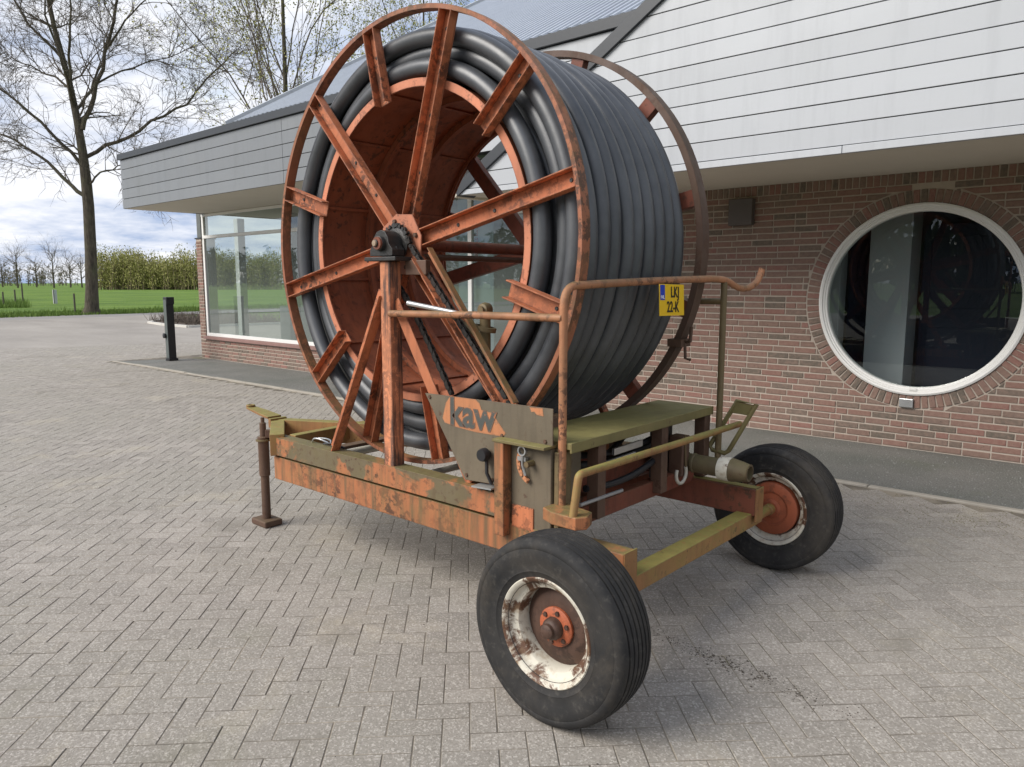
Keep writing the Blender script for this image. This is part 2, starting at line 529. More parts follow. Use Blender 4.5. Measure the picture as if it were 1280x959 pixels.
for dist, x, y, hor in pav:
    m4 = paver_m(x, y, hor)
    ang = abs(math.degrees(math.atan2(y, x)) - 131.54)
    d_fw = dist * math.cos(R(ang))
    if n_ind < 300 and ang < 33 and d_fw > 2.2:
        inst('paver', pme, yard, m4); n_ind += 1
    else:
        stuff.add([m4 @ Vector(v) for v in pv], pf)
o = stuff.build('paver_field', m_paver, yard, fix=False)
edge_attr(o.data)
tag(o, kind='stuff')

# concrete edging and grey strip along the building
kerb = M().add([(-15.65, ky(-15.65) - .032, -.05), (9, ky(9) - .032, -.05), (9, ky(9) + .032, -.05), (-15.65, ky(-15.65) + .032, -.05)], [(0, 1, 2, 3)]).build('kerb', m_concrete)
tag(kerb, 'narrow concrete edging between pavers and grey strip', kind='structure')
x = -15.65
while x < 4:
    L = 1.0
    st = M()
    a = math.atan(.0125)
    v, f = block(L - .006, .062, .1, .006)
    z = .016 + rng.uniform(-.004, .008)
    m4 = Matrix.Translation((x + L / 2, ky(x + L / 2), z)) @ Matrix.Rotation(a + rng.gauss(0, .003), 4, 'Z') @ Matrix.Rotation(rng.gauss(0, .003), 4, 'Y')
    st.add([m4 @ Vector(q) for q in v], f)
    st.build('kerb_stone', m_concrete, kerb)
    x += L
tag(sheet('gravel_strip', [(-15.65, ky(-15.65) + .03), (9, ky(9) + .03), (9, 8.2), (-13, 8.2), (-15.1, 7.0)], .0006, m_gravel), 'strip of grey chippings between edging and brick wall', kind='structure')
# loose chippings that have spilled over the strip, and crumbs on the pavers
ch = M()
for k in range(5200):
    x = -15.4 + 15.4 * (1 - rng.random() ** 1.6); y = rng.uniform(ky(x) + .05, 7.55)
    s_ = rng.uniform(.004, .008)
    t = rng.uniform(0, 6.3)
    ch.add([(x + s_ * math.cos(t), y + s_ * math.sin(t), .0002), (x + s_ * math.cos(t + 2.1), y + s_ * math.sin(t + 2.1), .0002), (x + s_ * math.cos(t + 4.2), y + s_ * math.sin(t + 4.2), .0002), (x, y, s_ * .75)], [(0, 1, 3), (1, 2, 3), (2, 0, 3)])
m_chip = Mat('loose_chip'); rr_ = island_rand(m_chip)
m_chip = m_chip.set(m_chip.ramp(rr_, 0, 1, (.10, .10, .09, 1), (.30, .295, .28, 1)), .9)
tag(ch.build('loose_chippings', m_chip, fix=False), 'loose grey chippings on the strip by the wall', kind='stuff')
ms = M()                                           # moss and weeds along the edging, fallen bits
for k in range(1600):
    x = -13 + 13.2 * rng.random() ** .8; y = ky(x) - .055 - abs(rng.gauss(0, .05))
    if rng.random() < .45:
        x = rng.gauss(-.9, .45); y = rng.gauss(5.55, .18)
    s_ = rng.uniform(.002, .006); t = rng.uniform(0, 6.3)
    ms.add([(x + s_ * math.cos(t), y + s_ * math.sin(t), .0005), (x - s_ * math.sin(t), y + s_ * math.cos(t), .0005), (x - s_ * math.cos(t), y - s_ * math.sin(t), .0005), (x, y, s_ * .9)], [(0, 1, 3), (1, 2, 3), (2, 0, 3)])
m_moss = plain('moss', (.15, .135, .07), .95, .4, 20)
tag(ms.build('moss', m_moss, fix=False), 'low moss and weeds along the edging', kind='stuff')

# ================================================================ the building
B = empty('showroom_building', (-6, 7.6, 0), 'brick showroom with round window, white board gable and grey canopy', 'building')
def brick_mat():
    k = Mat('wall_brick')
    r = island_rand(k)
    x = k.n('ShaderNodeValToRGB'); cr = x.color_ramp
    cols = [(.215, .140, .112), (.250, .145, .116), (.228, .150, .120), (.258, .134, .110), (.205, .146, .118), (.245, .152, .122), (.145, .122, .098), (.246, .138, .112), (.230, .147, .119), (.175, .136, .110)]
    cr.interpolation = 'CONSTANT'
    while len(cr.elements) < len(cols): cr.elements.new(.5)
    for i, c in enumerate(cols):
        cr.elements[i].position = i / len(cols); cr.elements[i].color = (*c, 1)
    k.l(r, x.inputs[0])
    g = k.n('ShaderNodeNewGeometry'); pos = g.outputs['Position']
    c = k.mix(k.math('MULTIPLY', k.ramp(k.noise(28, 6, .65, vec=pos), .40, .68), .5), x.outputs[0], (.32, .22, .175))
    c = k.mix(k.math('MULTIPLY', k.ramp(k.noise(60, 4, .6, vec=pos), .60, .72), .6), c, (.05, .04, .035))
    k.bump(k.noise(90, 6, .7, vec=pos), .6, .006)
    return k.set(c, .88, spec=.25)
m_brick = brick_mat()
m_mortar = plain('mortar', (.43, .365, .305), .95, .2, 12, bump=.5)
m_graybd = plain('grey_coated_board', (.255, .265, .275), .42, .05, 1.5, spec=.5, bump=.03)
m_whitebd = plain('white_coated_board', (.60, .61, .63), .40, .035, 1.5, spec=.5, bump=.03)
def board(name, c):
    k = Mat(name)
    g = k.n('ShaderNodeNewGeometry'); pos = g.outputs['Position']
    x = k.mix(k.ramp(island_rand(k), 0, 1), tuple(v * .95 for v in c), tuple(v * 1.04 for v in c))
    x = k.mix(k.math('MULTIPLY', k.ramp(k.noise(1, 6, .65, vec=pos, stretch=(9, 9, .8)), .48, .72), .22), x, tuple(v * .55 for v in c))
    x = k.mix(k.math('MULTIPLY', k.ramp(k.noise(.8, 5, .6, vec=pos), .5, .7), .18), x, (c[0] * .8, c[1] * .8, c[2] * .74))
    k.bump(k.noise(.9, 3, .5, vec=pos), .12, .05)
    return k.set(x, k.ramp(k.noise(3, 4, vec=pos), .3, .7, (.34,) * 3 + (1,), (.5,) * 3 + (1,)))
m_graybd = board('grey_coated_board', (.195, .205, .215))
m_whitebd = board('white_coated_board', (.43, .445, .465))
m_joint = plain('dark_joint', (.06, .062, .065), .8, .1, 5)  # dark backing that shows between the boards
m_trim = plain('anthracite_trim', (.030, .034, .040), .45, .15, 4)
m_soffit = plain('cream_soffit', (.66, .62, .53), .7, .06, 2)
m_frame = plain('white_window_frame', (.78, .77, .74), .38, .05, 4, bump=.03)
m_sill = plain('red_stone_sill', (.26, .15, .13), .75, .25, 6)
m_int_light = plain('interior_plaster', (.44, .50, .46), .9, .06, 1)
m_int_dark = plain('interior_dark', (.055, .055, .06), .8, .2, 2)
m_navy = plain('navy_door', (.016, .022, .05), .45, .15, 3)
m_int_grey = plain('interior_pillar_grey', (.72, .73, .73), .7, .06, 2)
m_floor_in = plain('interior_floor', (.30, .29, .27), .4, .1, 2)
def glass_mat(name, tint, refl=1.0, haze=0):
    k = Mat(name)
    k.t.nodes.remove(k.b)
    tr = k.n('ShaderNodeBsdfTransparent'); tr.inputs[0].default_value = (*tint, 1)
    gl = k.n('ShaderNodeBsdfGlossy'); gl.inputs['Roughness'].default_value = .004; gl.inputs[0].default_value = (.95, 1, .98, 1)
    fr = k.n('ShaderNodeFresnel'); fr.inputs[0].default_value = 1.52
    f2 = k.math('MINIMUM', k.math('MULTIPLY', fr.outputs[0], 1.8 * refl), 1.0)
    mxs = k.n('ShaderNodeMixShader')
    if haze:  # pale diffuse haze mixed in, standing in for bright sky reflected on the pane
        df = k.n('ShaderNodeBsdfDiffuse'); df.inputs[0].default_value = (.48, .54, .51, 1)
        mf = k.n('ShaderNodeMixShader'); mf.inputs[0].default_value = haze
        k.l(tr.outputs[0], mf.inputs[1]); k.l(df.outputs[0], mf.inputs[2]); tr = mf
    k.l(f2, mxs.inputs[0]); k.l(tr.outputs[0], mxs.inputs[1]); k.l(gl.outputs[0], mxs.inputs[2]); k.l(mxs.outputs[0], k.out.inputs[0])
    return k.m
m_glass = glass_mat('window_glass', (.64, .73, .69), 1.25, .20)
m_glass2 = glass_mat('round_window_glass', (.80, .86, .86), .62)

YR, YL = 7.60, 7.32                                # brick faces: right wall, left plinth
CX, CZ = -1.79, 1.385                              # round window
# right wall: mortar backing with a round hole
wall = M()
yb = YR + .007
def rectY(m, x0, x1, z0, z1, y): m.add([(x0, y, z0), (x1, y, z0), (x1, y, z1), (x0, y, z1)], [(0, 1, 2, 3)])
q = 1.1
rectY(wall, -6.0, CX - q, 0, 2.56, yb); rectY(wall, CX + q, 4.0, 0, 2.56, yb)
rectY(wall, CX - q, CX + q, 0, CZ - q, yb); rectY(wall, CX - q, CX + q, CZ + q, 2.56, yb)
N = 96
sq, ci = [], []
for i in range(N):
    t = 2 * PI * i / N; c, s_ = math.cos(t), math.sin(t); k = q / max(abs(c), abs(s_))
    sq.append((CX + c * k, yb, CZ + s_ * k)); ci.append((CX + c * .872, yb, CZ + s_ * .872))
wall.add(sq + ci, [(i, (i + 1) % N, N + (i + 1) % N, N + i) for i in range(N)])
wall.lathe([(.872, 0), (.872, .22)], (CX, yb, CZ), (0, 1, 0), N)
wall.box(-6.0, -5.8, YL + .02, yb, 0, 2.9)
W1 = wall.build('brick_wall', m_mortar, B, fix=False)
HC = .0638
bricks = []
cutb = []
def brick_rows(x0, x1, z0, z1, y, hole):
    row = 0
    z = z0
    while z + HC <= z1 + .001:
        x = x0 - rng.choice([0, .055, .111, .166])
        lasth = 0
        while x < x1:
            hd = rng.random() < .20 and lasth > 1
            lasth = 0 if hd else lasth + 1
            L = .111 if hd else .222
            a, b = max(x, x0) + .0062, min(x + L, x1) - .0062
            if hole and b - a > .02:
                zc = z + HC / 2
                hws = []
                for zz in (zc - .0248, zc + .0248):
                    dz = abs(zz - CZ)
                    hws.append(math.sqrt(1.004 ** 2 - dz * dz) + .004 if dz < 1.004 else -9)
                cut = None
                if max(hws) > -1 and min(hws) < -1:      # row that grazes the top or bottom of the ring
                    if abs((a + b) / 2 - CX) < max(hws): a = b
                elif max(hws) > -1:
                    h0, h1 = (h if h > -1 else 0 for h in hws)
                    if (a + b) / 2 < CX:
                        e0, e1 = min(b, CX - h0), min(b, CX - h1); cut = (a, a, e0, e1)
                    else:
                        e0, e1 = max(a, CX + h0), max(a, CX + h1); cut = (e0, e1, b, b)
                    w0, w1 = cut[2] - cut[0], cut[3] - cut[1]
                    if w0 > b - a - 1e-4 and w1 > b - a - 1e-4: cut = None
                    elif max(w0, w1) < .02: a = b
                    else:
                        cutb.append((max(w0, .001), max(w1, .001), cut, y, zc)); a = b
            if b - a > .022:
                bricks.append(((a + b) / 2, y, z + HC / 2, b - a))
            x += L
        z += HC
        row += 1
brick_rows(-6.0, 3.0, .005, 2.43, YR, True)
bcache = {}
def brick_geo(L, H):
    return block(round(L, 3), H, .022, .0035, 'y')
bs = M()
vis = sorted(bricks, key=lambda b: (b[0] + .0) ** 2 + b[1] ** 2 + (b[2] - 1.5) ** 2)
cnt = 0
for (x, y, z, L) in vis:
    v, f = brick_geo(L, .0495)
    m4 = Matrix.Translation((x, y + rng.gauss(0, .0012), z + rng.gauss(0, .0008))) @ Matrix.Rotation(rng.gauss(0, .004), 4, 'Y') @ Matrix.Rotation(rng.gauss(0, .006), 4, 'Z')
    if cnt < 300 and x < -.86:
        key = round(L, 3)
        if key not in bcache: bcache[key] = M().add(v, f).mesh('brick', m_brick)
        inst('brick', bcache[key], W1, m4); cnt += 1
    else:
        bs.add([m4 @ Vector(q_) for q_ in v], f)
for w0, w1, (l0, l1, r0, r1), y, zc in cutb:          # bricks sawn to the curve
    if r0 < l0: l0 = r0 = (l0 if l0 == l1 else r0)
    if r1 < l1: l1 = r1 = (l1 if l0 == l1 else r1)
    c_ = .003
    m_ = M(); hz = .0248
    fr = [(l0 + c_, y, zc - hz + c_), (max(r0 - c_, l0 + c_), y, zc - hz + c_), (max(r1 - c_, l1 + c_), y, zc + hz - c_), (l1 + c_, y, zc + hz - c_)]
    bk = [(l0, y + .004, zc - hz), (max(r0, l0), y + .004, zc - hz), (max(r1, l1), y + .004, zc + hz), (l1, y + .004, zc + hz)]
    bs.add(fr + bk, [(0, 1, 2, 3)] + [(i, 4 + i, 4 + (i + 1) % 4, (i + 1) % 4) for i in range(4)])
# soldier course under the soffit
v, f = block(.0505, .098, .022, .0035, 'y')
sme = M().add(v, f).mesh('soldier_brick', m_brick)
x = -5.98
while x < 3.0:
    m4 = Matrix.Translation((x + .031, YR + rng.gauss(0, .001), 2.482)) @ Matrix.Rotation(rng.gauss(0, .008), 4, 'Y')
    if -4.1 < x < -.85: inst('soldier_brick', sme, W1, m4)
    else: bs.add([m4 @ Vector(q_) for q_ in v], f)
    x += .0625
# ring of headers round the window
v, f = block(.0495, .116, .022, .0035, 'y')
rme = M().add(v, f).mesh('ring_brick', m_brick)
NR = 94
for i in range(NR):
    t = 2 * PI * i / NR
    m4 = Matrix.Translation((CX + math.sin(t) * .934, YR - .004 + rng.gauss(0, .0012), CZ + math.cos(t) * .934)) @ Matrix.Rotation(t + rng.gauss(0, .006), 4, 'Y')
    inst('ring_brick', rme, W1, m4)
# plinth and corner pillar of the left wing
bricks = []
brick_rows(-15.1, -6.0, .005, .40, YL, False)
brick_rows(-15.1, -14.87, .40, 2.42, YL, False)
for (x, y, z, L) in bricks:
    v, f = brick_geo(L, .0495)
    bs.add([Vector((x, y + rng.gauss(0, .001), z)) + Vector(q_) for q_ in v], f)
tag(bs.build('brick_field', m_brick, W1, fix=False), kind='stuff')
pl = M(); pl.box(-15.095, -6.0, YL + .007, YL + .2, 0, .40); pl.box(-15.095, -14.88, YL + .0075, YL + .30, .40, 2.42)
pl.build('plinth_wall', m_mortar, B)
M().box(-14.9, -6.0, YL - .045, YL + .12, .402, .46).build('window_sill', m_sill, B, bevel=.004)
M().box(-15.06, -14.9, YL + .02, YL + .18, 2.42, 2.93).build('corner_column', plain('grey_green_steel', (.12, .13, .125), .6), B)
M().box(-15.12, -14.86, YL - .01, YL + .32, 2.42, 2.445).build('pillar_cap', m_trim, B)

# round window
rw = M().lathe([(.874, .05), (.874, -.016), (.858, -.024), (.842, -.020), (.838, -.006), (.824, -.004), (.820, .004), (.806, .008), (.800, .018), (.800, .075), (.874, .075)], (CX, YR, CZ), (0, 1, 0), 96, closed=True).build('round_window', m_frame, B, smooth=35)
tag(rw, 'round window with white frame')
pn = M(); pn.add([(CX + .815 * math.cos(2 * PI * i / 80), YR + .03, CZ + .815 * math.sin(2 * PI * i / 80)) for i in range(80)], [tuple(range(80))]); pn.build('pane', m_glass2, rw)
M().box(-1.80, -1.735, YR - .016, YR + .02, .555, .575).build('window_catch', m_frame, rw, bevel=.003)
M().box(-1.875, -1.755, YR - .03, YR + .01, .395, .478).build('outlet_box', m_chrome, B, bevel=.006)
M().box(-3.63, -3.37, YR - .075, YR + .01, 2.14, 2.41).build('wall_lamp', plain('brown_grey_lamp', (.10, .085, .08), .6), B, bevel=.008)
# the dark room behind it
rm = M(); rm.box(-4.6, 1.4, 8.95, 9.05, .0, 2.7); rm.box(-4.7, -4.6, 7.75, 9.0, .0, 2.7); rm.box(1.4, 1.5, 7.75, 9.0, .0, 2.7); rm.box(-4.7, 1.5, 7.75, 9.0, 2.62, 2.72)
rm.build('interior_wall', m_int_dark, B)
M().box(-4.6, 1.4, 7.75, 8.95, -.05, .05).build('interior_floor', m_floor_in, B)
M().box(-2.50, -2.10, 8.55, 8.93, .05, 2.62).build('interior_pillar', m_int_grey, B, bevel=.004)
M().box(-3.1, -2.84, 8.72, 8.93, .05, 2.62).build('interior_pillar', m_int_grey, B, bevel=.004)
for a, b in ((-2.80, -2.52), (-2.06, -1.02), (-1.0, -.1)):
    dr = M(); dr.box(a, b, 8.88, 8.935, .06, 2.15); dr.box(a + .08, b - .08, 8.872, 8.882, .25, 1.08); dr.box(a + .08, b - .08, 8.872, 8.882, 1.28, 2.02)
    dr = dr.build('interior_door', m_navy, B, bevel=.004)
    if a < -2 and b > -1.1:
        hd = M(); hd.box(-1.16, -1.12, 8.862, 8.873, 1.06, 1.28); hd.tube([(-1.14, 8.872, 1.2), (-1.14, 8.81, 1.2), (-1.27, 8.81, 1.2)], .010, 8)
        hd.build('handle', m_chrome, dr, smooth=40)

# left wing glazing
def glazing(x0, x1, mull):
    fr = M()
    yf0, yf1 = YL + .02, YL + .085
    z0, zt, z1 = .463, 2.45, 2.90
    fr.box(x0, x1, yf0, yf1, z0, z0 + .065); fr.box(x0, x1, yf0, yf1, z1 - .05, z1); fr.box(x0 + .02, x1 - .02, yf0 - .004, yf1, zt - .03, zt + .03)
    for xm in mull: fr.box(xm - .035, xm + .035, yf0 + .003, yf1 - .003, z0 + .01, z1 - .01)
    w = fr.build('shop_window', m_frame, B, bevel=.004)
    xs = sorted(mull)
    for a, b in zip(xs[:-1], xs[1:]):
        for za, zb in ((z0 + .06, zt - .028), (zt + .028, z1 - .045)):
            M().add([(a + .03, YL + .05, za), (b - .03, YL + .05, za), (b - .03, YL + .05, zb), (a + .03, YL + .05, zb)], [(0, 1, 2, 3)]).build('pane', m_glass, w)
    return w
glazing(-14.87, -6.0, [-14.83, -11.0, -7.28, -6.04])
il = M(); il.box(-15.0, -5.9, 11.9, 12.0, 0, 2.9); il.box(-6.0, -5.9, 7.55, 12, 0, 3.0); il.box(-15.08, -15.0, 9.6, 12, 0, 2.9)
il.build('interior_wall', m_int_light, B)
M().box(-15.08, -5.9, 7.445, 11.9, .0, .12).build('interior_floor', m_floor_in, B)
for a in (-15.35, -13.3, -9.6): M().box(a, a + .16, 8.3, 8.46, .12, 2.9).build('interior_column', plain('pale_column', (.55, .56, .54), .6) if a < -15 else plain('blue_grey_column', (.17, .20, .22), .6), B)
for a, b in ((-12.6, -9.4),):  # slats added behind the glass to dull the look of the window
    sc = M()
    x = a
    while x < b:
        sc.box(x, x + .115, 8.62 + .004 * (int(x * 8) % 2), 8.632 + .004 * (int(x * 8) % 2), .30, 2.85); x += .125
    sc.build('added_blind', plain('added_blind_grey_green', (.20, .235, .215), .8, .06, 1), B)
M().box(-14.4, -12.2, 8.75, 9.45, .12, 1.05).build('interior_counter', plain('counter_grey', (.26, .29, .28), .5), B)

# fascia of the left wing: separate boards with dark joints
XF0, XF1 = -14.84, -2.6
fa = M(); fa.box(XF0, XF1, 5.872, 6.0, 2.905, 3.80); fa.box(XF0 + .022, XF0 + .15, 6.0, 12.2, 2.905, 3.80)
FA = fa.build('fascia', m_joint, B)
nb = 5
h = (3.775 - 2.90) / nb
for i in range(nb):
    z0 = 2.90 + i * h
    for a, b, mt in ((XF0, -9.4, m_graybd), (-9.393, -6.6, m_graybd), (-6.593, XF1, m_whitebd)):
        M().box(a, b, 5.85, 5.872, z0 + .005, z0 + h - .004).build('cladding_board', mt, FA, bevel=.002)
    M().box(XF0, XF0 + .022, 5.874, 12.2, z0 + .005, z0 + h - .004).build('cladding_board', m_graybd, FA, bevel=.002)
tr = M(); tr.box(XF0 - .03, -3.2, 5.815, 6.1, 3.778, 3.882); tr.box(XF0 - .03, XF0 + .25, 6.1, 12.2, 3.778, 3.865)
tr.build('roof_trim', m_trim, B, bevel=.004)
M().add([(XF0 + .01, 5.855, 2.900), (-5.9, 5.855, 2.900), (-5.9, 12.2, 2.925), (XF0 + .01, 12.2, 2.925)], [(0, 1, 2, 3)]).build('soffit', m_soffit, B)
M().box(XF0, -6.0, 6.1, 12.2, 3.80, 3.84).build('flat_roof', m_trim, B)
# seamed metal roof above
m_roof = plain('grey_roof_metal', (.60, .62, .64), .32, .12, 3, metal=.75, bump=.03)
rf = M()
X0, X1, TP = -10.85, 2.0, .577
prof = []
x = X0
while x < X1:
    prof += [(x, 0), (x + .055, 0), (x + .063, .06), (x + .107, .06), (x + .115, 0)]
    x += .118
vs, fs = [], []
for (px, pz) in prof:
    vs += [(px, 5.90, 3.862 + pz), (px, 12.0, 3.862 + pz + 6.1 * TP)]
for i in range(len(prof) - 1): fs.append((2 * i, 2 * i + 2, 2 * i + 3, 2 * i + 1))
rf.add(vs, fs)
RF = rf.build('roof', m_roof, B, fix=False)
M().bar((X0 - .03, 5.83, 3.885), (X0 - .03, 12.0, 3.885 + 6.17 * TP), .06, .085).build('verge_trim', plain('light_verge', (.62, .64, .66), .4), RF, bevel=.003)
rb = M(); rb.add([(X0, 5.9, 3.84), (X0, 12.0, 3.84), (X0, 12.0, 3.84 + 6.1 * TP)], [(0, 1, 2)]); rb.build('gable_end', m_graybd, B)

# white gable front
RS = .577
def rake_x(z): return -3.50 + (z - 3.925) / RS
AP = 1.2
ga = M(); ZB, ZA = 2.535, 3.925 + RS * (AP + 3.5)
ga.prism([(rake_x(ZB), ZB), (2 * AP - rake_x(ZB), ZB), (AP, ZA)], lambda x, z: (x, 5.822, z), lambda x, z: (x, 6.1, z))
GA = ga.build('gable', m_joint, B)
hb = .157
z = ZB
while z < ZA - .3:
    a0, a1 = rake_x(z + .004), rake_x(z + hb - .004)
    for c0, c1 in ((None, None),):
        l0, l1 = (a0, a1) if c0 is None else (c0, c0)
        r0, r1 = (c1, c1) if c1 is not None else (2 * AP - a0, 2 * AP - a1)
        if l0 < r0 and l1 < r1:
            yj = rng.gauss(0, .0012)
            M().prism([(l0, z + .004), (r0, z + .004), (r1, z + hb - .004), (l1, z + hb - .004)], lambda x, zz: (x, 5.80 + yj, zz), lambda x, zz: (x, 5.826, zz)).build('cladding_board', m_whitebd, GA, bevel=.002)
    z += hb
M().bar((rake_x(ZB) - .02, 5.90, ZB - .02), (AP, 5.90, ZA - .012), .26, .115).build('rake_trim', m_trim, GA, bevel=.004)
bt = M(); bt.box(rake_x(ZB) + .02, -1.93, 5.788, 5.83, 2.478, 2.531); bt.box(-1.925, 5.5, 5.786, 5.83, 2.478, 2.532)
bt.build('drip_edge', m_whitebd, GA, bevel=.003)
M().add([(-6.0, 5.83, 2.482), (5.5, 5.83, 2.482), (5.5, 7.62, 2.535), (-6.0, 7.62, 2.535)], [(0, 1, 2, 3)]).build('soffit', m_soffit, B)
M().add([(rake_x(ZB), 5.9, ZB), (AP, 5.9, ZA), (AP, 14, ZA), (rake_x(ZB), 14, ZB)], [(0, 1, 2, 3)]).build('gable_roof', m_roof, B)
M().box(-6.06, -5.98, 5.84, 7.6, 2.47, 2.93).build('soffit_step', m_soffit, B)

# ================================================================ the hose reel trailer
T = empty('hose_reel_trailer', (-2.93, 2.975, 0), 'old orange hose reel trailer with black irrigation hose, parked on the pavers', 'trailer')
AX, AZc = -2.92, 1.737                     # reel axis
YN, YF = 2.50, 3.495                        # flange planes

# --- frame
def beam(name, x0, x1, y0, y1, z0, z1, mat, bevel=.004):
    return M().box(x0, x1, y0, y1, z0, z1).build(name, mat, T, bevel=bevel)
def chan_beam(name, x0, x1, yo, yi, z0, z1, mat):
    """steel channel, web on the outside"""
    s = 1 if yi > yo else -1
    t = .007
    m = M()
    m.box(x0, x1, *sorted((yo, yo + s * t)), z0, z1)
    m.box(x0 + .0005, x1 - .0005, *sorted((yo + s * t * .5, yi)), z1 - t, z1 - .0004)
    m.box(x0 + .0005, x1 - .0005, *sorted((yo + s * t * .5, yi)), z0 + .0004, z0 + t)
    return m.build(name, mat, T, bevel=.002)
chan_beam('upper_beam', -3.975, -2.148, 2.33, 2.42, .530, .637, m_beam_up)
chan_beam('upper_beam', -3.975, -2.148, 3.62, 3.53, .530, .637, m_beam_up)
beam('lower_beam', -3.992, -1.505, 2.345, 2.43, .376, .514, m_orange_frame)
beam('lower_beam', -3.992, -1.495, 3.52, 3.605, .385, .522, m_redbrown)
M().box(-1.4945, -1.488, 3.518, 3.607, .355, .525).build('beam_end_plate', m_green, T, bevel=.002)
M().box(-1.5045, -1.498, 2.343, 2.432, .355, .52).build('beam_end_plate', m_green, T, bevel=.002)
g = M(); g.box(-3.60, -1.50, 3.535, 3.59, .5225, .5255); g.build('beam_top', m_green, T)
for xa, zz in ((-3.95, .63), (-2.62, .515), (-2.12, .52)):
    beam('cross_member', xa - .035, xa + .035, 2.42, 3.53, zz - .10, zz - .004, m_green if xa < -3.5 else m_redbrown)
m = M(); m.bar((-3.62, 2.44, .56), (-3.62, 3.52, .56), .07, .07); m.build('cross_member', m_brown, T, bevel=.004)
# pale plastic pipes lying across the frame
for xa, za, r_ in ((-3.42, .60, .021), (-2.78, .585, .017), (-2.55, .60, .014)):
    M().tube([(xa, 2.40, za), (xa + .03, 3.0, za + .005), (xa - .02, 3.55, za)], r_, 10).build('pale_pipe', plain('pale_plastic', (.52, .50, .42), .6), T, smooth=40)
# drawbar
def bar_part(name, p, q, w, h, mat, **k):
    return M().bar(p, q, w, h).build(name, mat, T, bevel=k.get('bevel', .004))
bar_part('front_plate', (-3.93, 2.335, .592), (-4.375, 2.61, .592), .085, .13, m_green)
bar_part('drawbar_beam', (-4.36, 2.62, .592), (-3.40, 3.13, .592), .07, .135, m_green)
bar_part('cross_member', (-3.90, 2.42, .60), (-3.96, 3.50, .60), .06, .09, m_green)
h = M()
h.prism([(-4.38, 2.54), (-4.38, 2.64), (-4.55, 2.645), (-4.71, 2.635), (-4.765, 2.605), (-4.71, 2.575), (-4.52, 2.55)], lambda x, y: (x, y, .676 - (x + 4.33) * .08), lambda x, y: (x, y, .660 - (x + 4.33) * .08))
h.lathe([(.016, 0), (.030, 0), (.030, .012), (.016, .012)], (-4.705, 2.605, .706), (0, 0, 1), 20, closed=True)
h.bar((-4.36, 2.54, .64), (-4.36, 2.66, .64), .03, .06)
HT = h.build('hitch_eye', m_green, T, bevel=.003)
# wire clip on the front beam
M().tube(bez((-3.66, 2.40, .64), (-3.60, 2.36, .70), (-3.52, 2.42, .645)) + bez((-3.52, 2.42, .645), (-3.56, 2.48, .66), (-3.66, 2.44, .655))[1:], .005, 6).build('wire_clip', m_chrome, T, smooth=60)
M().tube([(-3.55, 2.40, .645), (-3.45, 2.40, .66), (-3.38, 2.42, .64)], .006, 6).build('wire_clip', m_black, T, smooth=60)
# parking jack
JX, JY = -4.285, 2.448
j = M(); j.lathe([(0, .03), (.027, .03), (.027, .32), (.034, .325), (.034, .545), (.036, .55), (.036, .575), (.020, .58), (.020, .665), (.012, .67), (.012, .70), (0, .70)], (JX, JY, 0), (0, 0, 1), 16)
JK = j.build('parking_jack', m_brown, T, smooth=35)
M().box(JX - .085, JX + .085, JY - .062, JY + .062, .002, .042).build('foot', m_brown, JK, bevel=.008)
cl = M(); cl.lathe([(.037, 0), (.047, .002), (.047, .012), (.037, .014)], (JX, JY, .548), (0, 0, 1), 16, closed=True); cl.build('collar', m_rail_olive, JK, smooth=40)
M().bar((JX + .03, JY, .60), (-4.19, 2.51, .60), .03, .05).build('bracket', m_brown, JK, bevel=.003)

# --- masts that carry the reel
def mast(yc, sgn, near):
    f = M(); f.box(-2.940, -2.866, yc - .037, yc + .037, .531, 1.652); mt = f.build('mast', m_mast, T, bevel=.006)
    M().box(-3.035, -2.800, yc - .055, yc + .055, 1.653, 1.672).build('cap_plate', m_grease, mt, bevel=.003)
    legs = M()
    legs.angle((-2.96, yc, 1.50), (-3.425, yc + .01 * sgn, .637), .074, .05, .007, (0, -sgn, 0)); legs.build('brace', m_orange, T, bevel=.002)
    l2 = M(); l2.angle((-2.87, yc, 1.46), (-2.36, yc, .637), .060, .045, .007, (0, sgn, 0)); l2.build('brace', m_orange, T, bevel=.002)
    # bearing block
    b = M()
    b.prism([(-.085, -.06), (.085, -.06), (.085, -.03), (.058, .0), (.052, .03), (.03, .056), (0, .064), (-.03, .056), (-.052, .03), (-.058, 0), (-.085, -.03)],
            lambda x, z: (AX + x - .005, yc - .038, AZc + z), lambda x, z: (AX + x - .005, yc + .038, AZc + z))
    b.lathe([(0, -.075), (.018, -.075), (.018, -.06), (.036, -.058), (.040, -.03), (.040, .03), (0, .03)] if near else [(0, .075), (.02, .075), (.04, .04), (.04, -.03), (0, -.03)], (AX - .005, yc, AZc), (0, 1, 0), 24)
    BK = b.build('bearing', m_grease, mt, smooth=40, bevel=.002)
    for dx in (-.07, .07):
        M().lathe([(0, .016), (.010, .016), (.012, 0), (0, 0)], (AX + dx - .005, yc, AZc - .032), (0, 0, 1), 6).build('bolt', m_grease, mt)
    if near:
        M().lathe([(0, -.082), (.014, -.081), (.016, -.072), (0, -.072)], (AX - .005, yc, AZc), (0, 1, 0), 16).build('shaft_end', plain('bare_shaft', (.30, .22, .15), .5), mt, smooth=40)
    return mt
mast(2.378, 1, True)
mast(3.592, -1, False)

